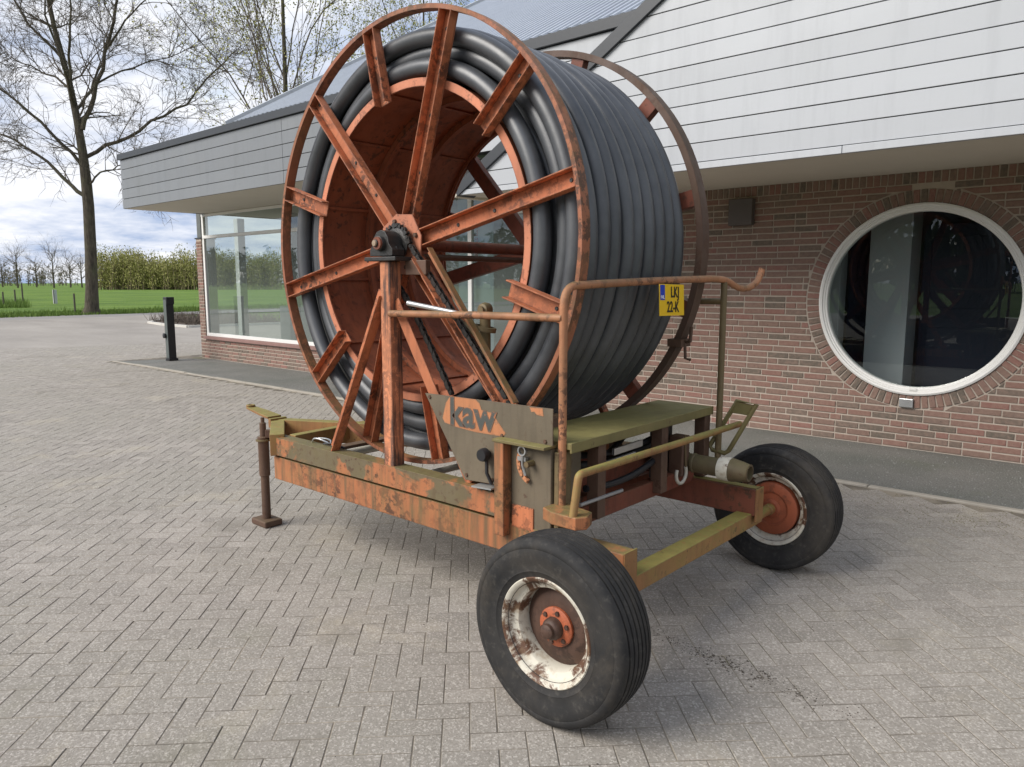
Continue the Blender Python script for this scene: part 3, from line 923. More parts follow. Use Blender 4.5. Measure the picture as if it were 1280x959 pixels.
# --- the reel
dr = M()
dr.lathe([(.785, 0), (.785, .94)], (AX, YN + .03, AZc), (0, 1, 0), 96)
dr.lathe([(.779, 0), (.779, .94)], (AX, YN + .03, AZc), (0, 1, 0), 96)
for yo in (0.0, .93):
    dr.lathe([(.755, yo), (.792, yo), (.792, yo + .010), (.755, yo + .010)], (AX, YN + .024, AZc), (0, 1, 0), 96, closed=True)
for yo in (.31, .62):
    dr.lathe([(.745, yo), (.779, yo), (.779, yo + .035), (.745, yo + .035)], (AX, YN + .03, AZc), (0, 1, 0), 96, closed=True)
RL = dr.build('reel', m_drum, T, smooth=35)
for yo in (YN + .0225, YF - .012):
    M().lathe([(.757, 0), (.795, 0), (.795, .0012), (.757, .0012)], (AX, yo, AZc), (0, 1, 0), 96, closed=True).build('drum_lip', m_orange_light, RL, smooth=35)
for k in range(12):
    t = R(12.5 + 30 * k)
    p = M(); p.bar((AX + .774 * math.cos(t), YN + .04, AZc + .774 * math.sin(t)), (AX + .774 * math.cos(t), YF - .04, AZc + .774 * math.sin(t)), .02, .010, (math.cos(t), 0, math.sin(t)))
    p.build('drum_stiffener', m_drum, RL)
def spoke_mesh(r0, r1, near, mat):
    s = -1 if near else 1
    m_ = M(); m_.chan((r0, 0, 0), (r1, 0, 0), .086, .044, .007, (0, s, 0))
    me = m_.mesh('spoke', mat)
    return me
def weldbolt(): pass
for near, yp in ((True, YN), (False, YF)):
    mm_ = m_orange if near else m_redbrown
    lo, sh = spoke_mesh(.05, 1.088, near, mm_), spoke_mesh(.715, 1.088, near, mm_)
    for k in range(12):
        t = R(12.5 + 30 * k)
        m4 = Matrix.Translation((AX, yp + (.016 if near else -.016), AZc)) @ Matrix.Rotation(-t, 4, 'Y')
        o = inst('spoke', lo if k % 2 == 0 else sh, RL, m4)
        b_ = o.modifiers.new('bevel', 'BEVEL'); b_.width = .002; b_.segments = 1; b_.limit_method = 'ANGLE'
    if near:
        for k in range(12):
            t = R(12.5 + 30 * k)
            for rr3 in ((.36, .62, 1.02) if k % 2 == 0 else (.98,)):
                rr3 += rng.uniform(-.04, .04)
                M().lathe([(0, -.004), (.008, -.004), (.010, 0), (0, 0)], (AX + rr3 * math.cos(t) - .01 * math.sin(t), yp + .0125, AZc + rr3 * math.sin(t)), (0, 1, 0), 8).build('bolt', m_grease, RL)
    # rolled flat-bar rim with small inner lip
    o0, o1 = (-.028, .026) if near else (-.030, .042)
    R1 = 1.107 if near else 1.118
    rw_ = .021 if near else .034
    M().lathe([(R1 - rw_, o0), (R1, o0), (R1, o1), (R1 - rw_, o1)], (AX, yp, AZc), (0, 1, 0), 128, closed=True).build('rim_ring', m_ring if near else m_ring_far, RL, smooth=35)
    a = 8
    hp = [(.165 * math.cos(2 * PI * (i + .3) / a) * (1 if i % 2 else .93), .165 * math.sin(2 * PI * (i + .3) / a) * (1 if i % 2 else .93)) for i in range(a)]
    yy = yp - .036 if near else yp + .030
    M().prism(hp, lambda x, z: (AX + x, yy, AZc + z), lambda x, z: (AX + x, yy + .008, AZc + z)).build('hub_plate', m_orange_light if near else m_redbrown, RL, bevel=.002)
    for i in range(4):
        t = R(20 + 90 * i)
        M().lathe([(0, -.012), (.011, -.012), (.013, 0), (0, 0)], (AX + .12 * math.cos(t), yy, AZc + .12 * math.sin(t)), (0, 1, 0), 6).build('bolt', m_brown, RL)
M().tube([(AX, 2.31, AZc), (AX, 3.66, AZc)], .031, 20).build('axle_shaft', m_redbrown, RL, smooth=40)
M().tube([(AX + .03, YN + .05, AZc - .06), (AX + .02, YF - .05, AZc - .06)], .016, 10).build('feed_pipe', m_brown, RL, smooth=40)
# crank clamp on the far rim
cc = M(); t = R(-27); px_, pz_ = AX + 1.097 * math.cos(t), AZc + 1.097 * math.sin(t)
cc.box(px_ - .03, px_ + .05, YF - .05, YF + .05, pz_ - .02, pz_ + .02)
cc.tube([(px_ + .04, YF, pz_), (px_ + .08, YF - .01, pz_ + .01), (px_ + .085, YF - .01, pz_ + .085)], .009, 8)
cc.tube([(px_ + .05, YF - .01, pz_), (px_ + .055, YF - .01, pz_ - .08), (px_ + .085, YF - .01, pz_ - .085)], .008, 8)
cc.build('rim_clamp', m_brown, RL, smooth=40)

# --- hose: four layers, every turn wound
HR, PT, NT = .0425, .0915, 10
hs = M()
Y0 = YN + .026 + HR
for lay, rc in enumerate((.834, .918, 1.002)):
    off = 0 if lay % 2 == 0 else PT * .42
    turns = list(range(NT)) if lay == 2 else [0, 1, NT - 2, NT - 1]
    segs = 120
    for tn in turns:
        if lay == 1 and tn == NT - 1: continue
        ph = rng.uniform(0, 6.28); am = .006 if tn else .010
        y00 = Y0 + off + tn * PT
        pts = []
        for i in range(segs):
            t = 2 * PI * i / segs
            ramp_ = 1 / (1 + math.exp(-((i / segs) - .5) * 60))
            dr_ = am * math.sin(2 * t + ph) * .5 + (.012 * math.sin(t * 1 + lay * 1.7) if tn == 0 else .003 * math.sin(3 * t + ph))
            y = y00 + (.008 * math.sin(t + ph) if tn == 0 else .0025 * math.sin(2 * t + ph))
            rr2 = rc + dr_
            pts.append((AX + rr2 * math.cos(t), max(y, YN + .030 + HR * .75), AZc + rr2 * math.sin(t)))
        hs.tube(pts, HR, 18, closed=True)
H = hs.build('hose', m_hose, T, smooth=60, fix=False)
tag(H, 'black polyethylene hose wound in layers')

# --- chain drive
def chain(pts, name):
    pts = [Vector(p) for p in pts]
    c = M(); dd = 0; step = .0255; i = 0; k = 0
    seg = [(a, b, (b - a).length) for a, b in zip(pts[:-1], pts[1:])]
    for a, b, L in seg:
        d = (b - a).normalized()
        while dd < L:
            p = a + d * dd; q = a + d * min(dd + .030, L + .002)
            w = .010 if k % 2 else .016
            c.bar(p, q, .017, w if k % 2 else .010, (0, 1, 0)) if False else None
            for s_ in (-1, 1):
                o_ = Vector((0, s_ * (.010 if k % 2 else .0065), 0))
                c.bar(p + o_, q + o_, .023, .003, (0, 1, 0))
            c.tube([p - Vector((0, .011, 0)), p + Vector((0, .011, 0))], .0095, 6)
            dd += step; k += 1
        dd -= L
    return c.build(name, m_grease, T, smooth=50, fix=False)
SX, SZ = AX + .035, AZc + .012
arc = [(AX + .092 * math.cos(R(a)), 2.434, AZc + .092 * math.sin(R(a))) for a in range(185, 24, -12)]
chain([(-2.535, 2.43, 1.03), (-2.66, 2.43, 1.22), (-2.80, 2.43, 1.42), (-2.95, 2.43, 1.58)] [::1] + [(AX - .09, 2.432, AZc - .06)] + arc + [(AX + .10, 2.434, AZc - .0), (-2.19, 2.434, 1.045), (-2.08, 2.434, .90)], 'drive_chain')
sp = M(); sp.lathe([(0, -.006), (.078, -.006), (.085, -.003), (.085, .003), (.078, .006), (0, .006)], (AX, 2.434, AZc), (0, 1, 0), 36); sp.lathe([(.0, -.02), (.05, -.02), (.05, .03), (0, .03)], (AX, 2.434, AZc), (0, 1, 0), 24)
sp.build('sprocket', m_grease, T, smooth=40)
g1 = M(); g1.angle((-2.775, 2.425, 1.655), (-2.235, 2.425, 1.02), .034, .03, .005, (0, -1, 0)); g1.build('chain_guard', m_orange, T, bevel=.0015)
g1 = M(); g1.angle((-2.665, 2.425, 1.70), (-2.125, 2.425, 1.02), .040, .03, .005, (0, -1, 0)); g1.build('chain_guard', m_orange_frame, T, bevel=.0015)
M().box(-2.83, -2.68, 2.41, 2.44, 1.585, 1.655).build('guard_bracket', m_brown, T, bevel=.004)
gb = M(); gb.box(-2.40, -2.06, 2.44, 2.70, .66, .95); gb.lathe([(0, 0), (.07, 0), (.07, .06), (0, .06)], (-2.15, 2.40, .87), (0, 1, 0), 24); gb.build('gearbox', m_brown, T, bevel=.01)

# --- sign panel with old lettering
YS = 2.352
sg = M(); sg.prism([(-2.635, 1.030), (-1.862, 1.040), (-1.862, .885), (-2.145, .885), (-2.145, .668), (-2.37, .655)], lambda x, z: (x, YS, z), lambda x, z: (x, YS + .006, z))
SG = sg.build('sign_panel', m_olive, T, bevel=.0015)
d = M(); d.prism([(-2.515, .925), (-2.49, 1.000), (-2.46, 1.033), (-2.30, 1.034), (-2.275, 1.018), (-2.262, .99), (-2.20, .985), (-2.165, .95), (-2.120, .905), (-2.135, .888), (-2.30, .886), (-2.42, .893), (-2.50, .905)], lambda x, z: (x, YS - .0012, z), lambda x, z: (x, YS + .001, z))
d.build('orange_patch', m_decal, SG)
d = M(); d.prism([(-1.985, 1.034), (-1.915, 1.037), (-1.91, 1.004), (-1.945, 1.006), (-1.96, 1.018), (-1.975, 1.014)], lambda x, z: (x, YS - .0012, z), lambda x, z: (x, YS + .001, z)); d.build('orange_patch', m_decal, SG)
me = text_mesh('kaw', .178, .0062)
me.materials.clear(); me.materials.append(m_kaw)
inst('lettering', me, SG, Matrix.Translation((-2.322, YS - .0022, .958)) @ Matrix.Rotation(R(90), 4, 'X') @ Matrix.Diagonal((1.0, 1, 1, 1)))
for bx, bz in ((-2.60, 1.015), (-2.14, .892), (-1.90, .90), (-2.36, .68), (-2.2, .685)):
    M().lathe([(0, -.006), (.008, -.006), (.010, 0), (0, 0)], (bx, YS, bz), (0, 1, 0), 6).build('bolt', m_brown, SG)
kn = M(); kn.lathe([(0, -.05), (.026, -.05), (.030, -.038), (.030, -.02), (.016, -.012), (.016, 0), (0, 0)], (-2.222, YS, .80), (0, 1, 0), 20); kn.tube([(-2.215, YS - .02, .79), (-2.205, YS - .03, .72), (-2.185, YS - .02, .672)], .008, 8)
kn.build('black_knob', m_black, T, smooth=40)
M().prism([(-2.28, .655), (-2.16, .662), (-2.16, .655), (-2.28, .648)], lambda x, z: (x, 2.30, z), lambda x, z: (x, 2.36, z)).build('spring_plate', m_chrome, T)

# --- cabinet post, valve box
beam('cabinet_post', -2.142, -2.088, 2.300, 2.40, .462, .874, m_orange_frame)
vb = M(); vb.box(-2.0875, -1.868, 2.350, 2.56, .50, .872); VB = vb.build('valve_box', m_olive, T, bevel=.005)
M().box(-2.150, -1.862, 2.296, 2.58, .8745, .887).build('lid', m_walk, VB, bevel=.002)
M().box(-2.080, -1.958, 2.3445, 2.3525, .502, .602).build('orange_panel', m_orange, VB, bevel=.002)
M().box(-1.866, -1.846, 2.38, 2.46, .52, .87).build('side_strip', m_rail_olive, VB, bevel=.002)
sh = M(); sh.lathe([(.016, -.006), (.022, -.006), (.022, .006), (.016, .006)], (-1.998, 2.320, .852), (0, 1, 0), 20, closed=True); sh.tube([(-1.998, 2.32, .835), (-2.002, 2.325, .79), (-1.99, 2.33, .745)], .006, 8); sh.box(-2.03, -1.985, 2.325, 2.345, .806, .824)
sh.build('shackle', m_chrome, VB, smooth=40)
qd = M(); qd.lathe([(.075, 0), (.095, 0), (.095, .008), (.075, .008)], (-1.945, 2.33, .80), (0, 1, 0), 20, closed=False, a0=PI * .62, a1=PI * 1.12)
for i in range(4):
    t = PI * (.66 + .12 * i)
    qd.lathe([(.0, -.004), (.008, -.004), (.008, .012), (0, .012)], (-1.945 + .085 * math.cos(t), 2.33, .80 - .085 * math.sin(t)), (0, 1, 0), 8)
qd.build('quadrant', m_decal, VB)
M().tube([(-1.965, 2.36, .80), (-1.965, 2.305, .80)], .013, 10).build('pivot', m_rail_olive, VB, smooth=40)
M().prism([(-1.87, 2.30), (-1.80, 2.27), (-1.68, 2.27), (-1.655, 2.31), (-1.68, 2.38), (-1.87, 2.42)], lambda x, y: (x, y, .640), lambda x, y: (x, y, .588)).build('step_bracket', m_orange_frame, T, bevel=.004)
beam('footrest_arm', -1.86, -1.835, 2.36, 2.44, .50, .86, m_rail_olive)

# --- walkway over the back of the frame
wk = M(); wk.box(-2.125, -1.795, 2.385, 3.630, .872, .900); wk.box(-1.800, -1.790, 2.386, 3.629, .858, .901)
WK = wk.build('walkway', m_walk, T, bevel=.003)
for yy in (2.62, 3.15, 3.585):
    M().box(-1.86, -1.80, yy - .03, yy + .03, .53, .872).build('walkway_leg', m_brown, WK, bevel=.003)
    M().box(-2.11, -2.06, yy - .025, yy + .025, .53, .872).build('walkway_leg', m_brown, WK, bevel=.003)
M().box(-2.02, -1.96, 2.56, 3.52, .60, .70).build('transverse_beam', m_redbrown, T, bevel=.004)
M().box(-1.90, -1.845, 2.44, 3.54, .505, .585).build('transverse_beam', m_redbrown, T, bevel=.004)
M().box(-1.93, -1.90, 3.22, 3.40, .57, .86).build('gear_case', m_grease, T, bevel=.006)
for (ya, yb2, za, zb, xa, r_) in ((2.58, 3.3, .80, .80, -1.90, .014), (2.58, 3.4, .75, .77, -1.93, .018), (2.58, 3.3, .66, .74, -1.86, .016), (2.6, 3.2, .70, .82, -2.03, .015)):
    M().tube(bez((xa, ya, za), (xa + .03, (ya + yb2) / 2, min(za, zb) - .05), (xa, yb2, zb), 12), r_, 8).build('hydraulic_hose', m_black, T, smooth=50)
for (ya, yb2, z) in ((2.78, 3.02, .79), (2.70, 2.96, .742)):
    M().bar((-1.852, ya, z), (-1.852, yb2, z + .004), .012, .03).build('bright_rod', m_chrome, T)
M().tube([(-1.80, 2.46, .625), (-1.80, 2.78, .622)], .008, 8).build('bright_rod', m_chrome, T, smooth=40)

# --- handrails
rl = [(-1.832, 2.378, .60), (-1.832, 2.378, 1.445)] + bez((-1.832, 2.378, 1.455), (-1.832, 2.383, 1.535), (-1.830, 2.46, 1.538), 8) + [(-1.80, 3.0, 1.556), (-1.765, 3.50, 1.568)] + bez((-1.76, 3.58, 1.570), (-1.745, 3.66, 1.555), (-1.74, 3.70, 1.535), 5)[1:] + bez((-1.735, 3.76, 1.520), (-1.72, 3.86, 1.505), (-1.705, 3.92, 1.560), 6) + [(-1.70, 3.945, 1.600), (-1.697, 3.95, 1.625)]
M().tube(rl, .0170, 14).build('handrail', m_rail, T, smooth=50)
M().tube([(-1.755, 3.625, .55), (-1.755, 3.625, 1.555)], .0170, 14).build('rail_post', m_rail_olive, T, smooth=50)
M().tube([(-2.86, 2.335, 1.400), (-2.3, 2.345, 1.408), (-1.832, 2.372, 1.408)], .0165, 12).build('side_rail', m_rail, T, smooth=50)
M().tube([(-2.86, 3.64, 1.445), (-1.76, 3.628, 1.452)], .0165, 12).build('side_rail', m_rail_olive, T, smooth=50)
M().tube([(-1.832, 2.40, 1.44), (-1.830, 2.42, 1.50)], .006, 6).build('rail_hook', m_rail, T, smooth=50)
lv = M(); lv.tube([(-2.735, 2.345, 1.452), (-2.33, 2.345, 1.405)], [.013, .010], 10); lv.build('lever', m_chrome, T, smooth=50)
lr = [(-1.705, 2.285, .632), (-1.705, 2.315, .775)] + bez((-1.705, 2.318, .785), (-1.705, 2.322, .80), (-1.705, 2.345, .80), 5) + [(-1.70, 3.0, .800), (-1.69, 3.735, .803)]
M().tube(lr, .0165, 12).build('foot_rail', m_green, T, smooth=50)
# crank valve near the reel
vl = M(); vl.lathe([(0, -.03), (.032, -.03), (.036, 0), (.030, .03), (.018, .035), (.018, .05), (0, .05)], (-2.38, 2.50, 1.425), (.3, -1, 0), 16); vl.tube([(-2.38, 2.50, 1.41), (-2.38, 2.50, 1.20)], .026, 12)
vl.lathe([(.040, -.010), (.055, -.010), (.055, .010), (.040, .010)], (-2.375, 2.49, 1.34), (.2, .1, 1), 16, closed=True)
vl.tube(bez((-2.62, 2.48, 1.42), (-2.5, 2.47, 1.36), (-2.40, 2.48, 1.30), 8), .014, 8)
vl.build('crank_valve', m_rail_olive, T, smooth=45)
# --- number plate
lp = M(); lp.box(-.0025, .0025, -.112, .112, -.0725, .0725)
LP = lp.build('number_plate', m_yellow, None, bevel=.0015)
LP.matrix_basis = Matrix.Translation((-1.768, 3.118, 1.468)) @ Matrix.Rotation(R(-1), 4, 'X') @ Matrix.Rotation(R(-3), 4, 'Y')
put(LP, T)
def on_plate(o):
    o.parent = LP; o.matrix_parent_inverse = Matrix.Identity(4)
bl = M().box(.0022, .0034, -.108, -.067, .0, .069).build('blue_band', m_blue, None); on_plate(bl)
RotP = Matrix(((0, 0, 1, 0), (1, 0, 0, 0), (0, 1, 0, 0), (0, 0, 0, 1)))
for body, yy, zz, size, mt, sx in (('LKJ', .024, .034, .070, m_ink, .80), ('22-K', .004, -.034, .070, m_ink, .80), ('NL', -.0875, .013, .022, m_white_print, 1)):
    me = text_mesh(body, size, .0012 if mt is m_ink else .0004)
    me.materials.clear(); me.materials.append(mt)
    o = bpy.data.objects.new('lettering', me); S.collection.objects.link(o)
    o.matrix_basis = Matrix.Translation((.0042, yy, zz)) @ RotP @ Matrix.Diagonal((sx, 1, 1, 1))
    on_plate(o)

# --- step frame and suction coupling at the far side
st = M()
loop = [(-1.80, 3.62, .69), (-1.785, 3.62, .668), (-1.715, 3.62, .660), (-1.695, 3.625, .675), (-1.57, 3.66, .930), (-1.675, 3.665, .938)]
st.tube(loop, .0125, 10, closed=True)
st.prism([(-1.705, .875), (-1.60, .868), (-1.575, .925), (-1.67, .933)], lambda x, z: (x, 3.650, z), lambda x, z: (x, 3.662, z))
st.build('step_frame', m_walk, T, smooth=45)
cp = M()
pr = [(0, -.34), (.046, -.34), (.046, -.30), (.052, -.295), (.052, -.28), (.046, -.275), (.046, -.25), (.051, -.245), (.051, -.235), (.046, -.23), (.047, -.10), (.054, -.095), (.058, -.06), (.058, -.03), (.050, .02), (.042, .05), (.044, .055), (.034, .056), (.034, -.05), (0, -.05)]
cp.lathe(pr, (-1.545, 3.43, .628), (1, .03, -.02), 24)
CP = cp.build('suction_coupling', paint('algae_brown_pipe', (.13, .095, .05), rust=.5, algae=.6, acol=(.15, .13, .05)), T, smooth=35)
M().lathe([(.0555, -.100), (.0590, -.098), (.0605, -.055), (.0590, -.04)], (-1.545, 3.43, .628), (1, .03, -.02), 24).build('band', m_rim, CP, smooth=40)
M().box(-1.88, -1.80, 3.325, 3.40, .575, .78).build('coupling_block', m_brown, T, bevel=.006)
M().tube([(-1.79, 3.30 + .05 * math.cos(R(a)), .60 + .05 * math.sin(R(a))) for a in range(150, 391, 20)], .009, 8).build('pale_loop', plain('pale_loop_mat', (.50, .46, .38), .6), T, smooth=50)
M().tube([(-1.79, 3.345, .625), (-1.80, 3.345, .79)], .005, 6).build('cable', m_rail_olive, T, smooth=50)

# --- axle and wheels
ax = M(); ax.box(-1.592, -1.512, 2.14, 3.66, .322, .396); ax.build('axle_beam', m_green, T, bevel=.004)
M0 = M
def wheel(yc, s):
    """s = -1: outer side looks to -Y"""
    WX, WZ, RW = -1.553, .337, .385
    kk = .882
    class M(M0):
        def lathe(q, prof, c, axis, *a, **k):
            return M0.lathe(q, [(r_ * kk, o_ * kk * .86) for r_, o_ in prof], c, axis, *a, **k)
    hw = .128
    P = [(.200, -.095), (.218, -.106), (.232, -.112), (.246, -.117), (.250, -.121), (.256, -.119), (.285, -.128), (.315, -.131), (.336, -.129), (.341, -.126), (.345, -.128), (.356, -.125), (.366, -.119), (.3725, -.111)]
    ribs = []
    nr = 7
    w = .216 / nr
    for i in range(nr):
        a0 = -.108 + i * w; a1 = a0 + w
        r_ = lambda a: RW - .0100 * (abs(a) / .108) ** 2.4
        ribs += [(r_(a0 + .0052), a0 + .0052), (r_((a0 + a1) / 2), (a0 + a1) / 2), (r_(a1 - .0052), a1 - .0052)]
        if i < nr - 1: ribs += [(r_(a1) - .014, a1 - .0026), (r_(a1) - .014, a1 + .0026)]
    tp = P + ribs + [(r, -a) for r, a in reversed(P)]
    dsc = M().lathe([(.165, .012), (.150, .008), (.135, -.004), (.105, -.012), (.085, -.010), (.060, -.012), (0, -.012), (0, .004), (.085, .006), (.15, .022), (.165, .026)], (WX, yc, WZ), (0, -s, 0), 40)
    WH = dsc.build('wheel', m_rustdisc, T, smooth=40)
    ty = M().lathe(tp, (WX, yc, WZ), (0, 1, 0), 96)
    # the tyre settles a little where it stands
    ty.v = [(x, y + (math.copysign(.010, y - yc) * max(0, (.10 - z) / .10) if abs(y - yc) > .06 else 0), max(z, .0015)) for x, y, z in ty.v]
    ty.build('tyre', m_tyre, WH, smooth=50)
    rp = [(.206, -.094), (.222, -.104), (.226, -.110), (.222, -.115), (.213, -.112), (.203, -.100), (.199, -.080), (.190, -.068), (.172, -.060), (.166, -.045), (.166, .045), (.172, .060), (.190, .068), (.199, .080), (.203, .100), (.213, .112), (.222, .115), (.226, .110), (.222, .104), (.206, .094)]
    M().lathe(rp, (WX, yc, WZ), (0, 1, 0), 72).build('rim', m_rim, WH, smooth=35)
    o_ = s
    hb_ = M().lathe([(.082, .012), (.082, .024), (.076, .030), (.050, .034), (0, .034)], (WX, yc, WZ), (0, s, 0), 32); hb_.build('hub', m_hub, WH, smooth=40)
    M().lathe([(.046, .033), (.044, .060), (.036, .075), (.030, .078), (.029, .095), (.018, .102), (0, .103)], (WX, yc, WZ), (0, s, 0), 24).build('hub_cap', m_rustdisc, WH, smooth=40)
    for i in range(6):
        t = 2 * PI * i / 6 + .3
        M().lathe([(0, .040), (.010, .040), (.011, .028), (0, .028)], (WX + .056 * math.cos(t), yc, WZ + .056 * math.sin(t)), (0, s, 0), 6).build('wheel_nut', m_rustdisc, WH)
    # inner side: brake drum and stub axle
    M().lathe([(.160, -.020), (.162, -.085), (.146, -.092), (.105, -.094), (.095, -.086), (.060, -.090), (.045, -.105), (0, -.105)], (WX, yc, WZ), (0, s, 0), 36).build('brake_drum', m_hub, WH, smooth=35)
    M().lathe([(.034, -.09), (.034, -.15), (.028, -.155), (.028, -.36), (0, -.36)], (WX, yc, WZ), (0, s, 0), 20).build('stub_axle', m_green, WH, smooth=40)
wheel(2.005, -1)
wheel(3.935, 1)

# ================================================================ yard furniture
bo = empty('charging_post', (-14.95, 6.62, 0), 'black square post standing at the corner of the grey strip', 'post')
m_postside = plain('post_green_grey', (.10, .115, .11), .35, .15, 3)
M().box(-15.015, -14.885, 6.555, 6.70, .03, 1.245).build('column', m_black, bo, bevel=.008)
M().box(-15.01, -14.89, 6.549, 6.5555, .06, 1.21).build('front_panel', m_postside, bo, bevel=.002)
M().box(-15.03, -14.86, 6.54, 6.72, .0, .05).build('foot', m_black, bo, bevel=.006)
M().box(-15.02, -14.865, 6.55, 6.71, 1.12, 1.262).build('head', m_black, bo, bevel=.012)
M().lathe([(0, 0), (.045, 0), (.05, .04), (0, .05)], (-14.99, 6.550, .50), (0, -1, 0), 16).build('socket', m_black, bo, smooth=40)

# banner behind the glass
bn = empty('window_banner', (-7.3, 7.48, .12), 'pale blue banner with red upright lettering behind the shop window', 'banner')
M().box(-7.62, -6.95, 7.47, 7.48, .2, 2.75).build('sheet', plain('banner_pale_blue', (.50, .62, .72), .5, .06, 2), bn)
M().box(-7.66, -6.91, 7.44, 7.52, .12, .20).build('base', m_chrome, bn, bevel=.006)
m_red = plain('banner_red', (.42, .03, .03), .5)
for i in range(6):                                 # red upright lettering, too blurred to read
    z = 1.86 + .105 * i
    lt = M(); lt.box(-7.36, -7.335, 7.4655, 7.4695, z, z + .08); lt.box(-7.265, -7.24, 7.4655, 7.4695, z, z + .08); lt.box(-7.335, -7.265, 7.4656, 7.4694, z + (.0 if i % 2 else .055), z + (.025 if i % 2 else .08))
    lt.build('red_print', m_red, bn)
m_line = plain('banner_line', (.22, .33, .42), .5)
for i in range(5): M().box(-7.55, -7.05, 7.4665, 7.4695, .9 + .09 * i, .912 + .09 * i).build('print_line', m_line, bn)

# planting bed at the end of the yard
bed = sheet('planting_bed', [(-30.6, 13.2), (-29.4, 12.3), (-25.6, 12.0), (-25.0, 16), (-30.6, 16)], .03, m_soil)
tag(bed, 'soil planting bed with pale kerb at the yard end', kind='structure')
kb = M(); pts = [(-30.7, 13.2), (-29.4, 12.25), (-27.5, 11.95), (-25.55, 11.95), (-24.95, 16)]
for a, b in zip(pts[:-1], pts[1:]): kb.bar((*a, .03), (*b, .03), .12, .09)
kb.build('kerb_edge', plain('pale_concrete', (.55, .53, .48), .85), bed)

# ================================================================ trees
m_bark = Mat('bark')
_c = m_bark.mix(m_bark.ramp(m_bark.noise(3, 6, .6, stretch=(4, 4, 1)), .35, .7), (.055, .046, .036), (.135, .115, .085))
_c = m_bark.mix(m_bark.math('MULTIPLY', m_bark.ramp(m_bark.noise(1.1, 5), .5, .68), .5), _c, (.10, .105, .055))
m_bark.bump(m_bark.noise(8, 6, .7, stretch=(3, 3, .7)), .9, .05)
m_bark = m_bark.set(_c, .95, spec=.2)
m_twig = plain('twig_bark', (.125, .100, .078), .9, .3, 3)
m_stem = plain('willow_stem', (.24, .20, .11), .9, .3, 3)
def leaf_mat(name, a, b):
    k = Mat(name)
    r = island_rand(k)
    return k.set(k.ramp(r, 0, 1, (*a, 1), (*b, 1)), .7, spec=.2)
m_bud = leaf_mat('young_yellow_green_leaf', (.24, .25, .07), (.42, .40, .15))
m_willow = leaf_mat('willow_leaf', (.17, .175, .045), (.37, .35, .12))
m_hedge = leaf_mat('dark_leaf', (.03, .05, .015), (.09, .12, .03))

def grow(tw, tk, rg, p, d, L, r, depth, maxd, up_, tips, wig=.16, thick=.03):
    """recursive limb: a wandering tapered tube with side shoots"""
    n = max(3, int(L / (.55 if depth < 2 else .4)))
    n = min(n, 9)
    pts, rs = [p.copy()], [r]
    dirs = [d.copy()]
    for i in range(n):
        d = (d + Vector((rg.gauss(0, wig), rg.gauss(0, wig), rg.gauss(0, wig) + up_))).normalized()
        p = p + d * (L / n)
        pts.append(p.copy()); dirs.append(d.copy()); rs.append(r * (1 - .72 * (i + 1) / n))
    tgt = tk if r > thick else tw
    tgt.tube(pts, rs, 7 if r > .1 else 5 if r > .03 else 3, cap=False)
    if depth >= maxd:
        tips += [(pts[i], dirs[i]) for i in range(1, len(pts))]
        return
    nb_ = {0: 5, 1: 5, 2: 5, 3: 4, 4: 3}.get(depth, 3)
    for k in range(nb_):
        t = rg.uniform(.25, 1.0) if k else 1.0
        i = min(n, max(1, int(t * n)))
        ax_ = Vector((rg.gauss(0, 1), rg.gauss(0, 1), rg.gauss(0, .6))); ax_ = (ax_ - dirs[i] * ax_.dot(dirs[i])).normalized()
        sp_ = rg.uniform(.35, .95)
        nd = (dirs[i] * math.cos(sp_) + ax_ * math.sin(sp_)).normalized()
        grow(tw, tk, rg, pts[i], nd, L * rg.uniform(.42, .68), max(rs[i] * rg.uniform(.5, .75), .0095), depth + 1, maxd, up_, tips, wig, thick)
def leaves(tips, rg, per, size, spread):
    m_ = M()
    for p, d in tips:
        for k in range(per):
            c = p + Vector((rg.gauss(0, spread), rg.gauss(0, spread), rg.gauss(0, spread)))
            a = Vector((rg.gauss(0, 1), rg.gauss(0, 1), rg.gauss(0, 1))).normalized() * size * rg.uniform(.5, 1.2); b = a.orthogonal().normalized() * size * rg.uniform(.35, .8)
            m_.add([c - a, c + b, c + a, c - b], [(0, 1, 2, 3)])
    return m_

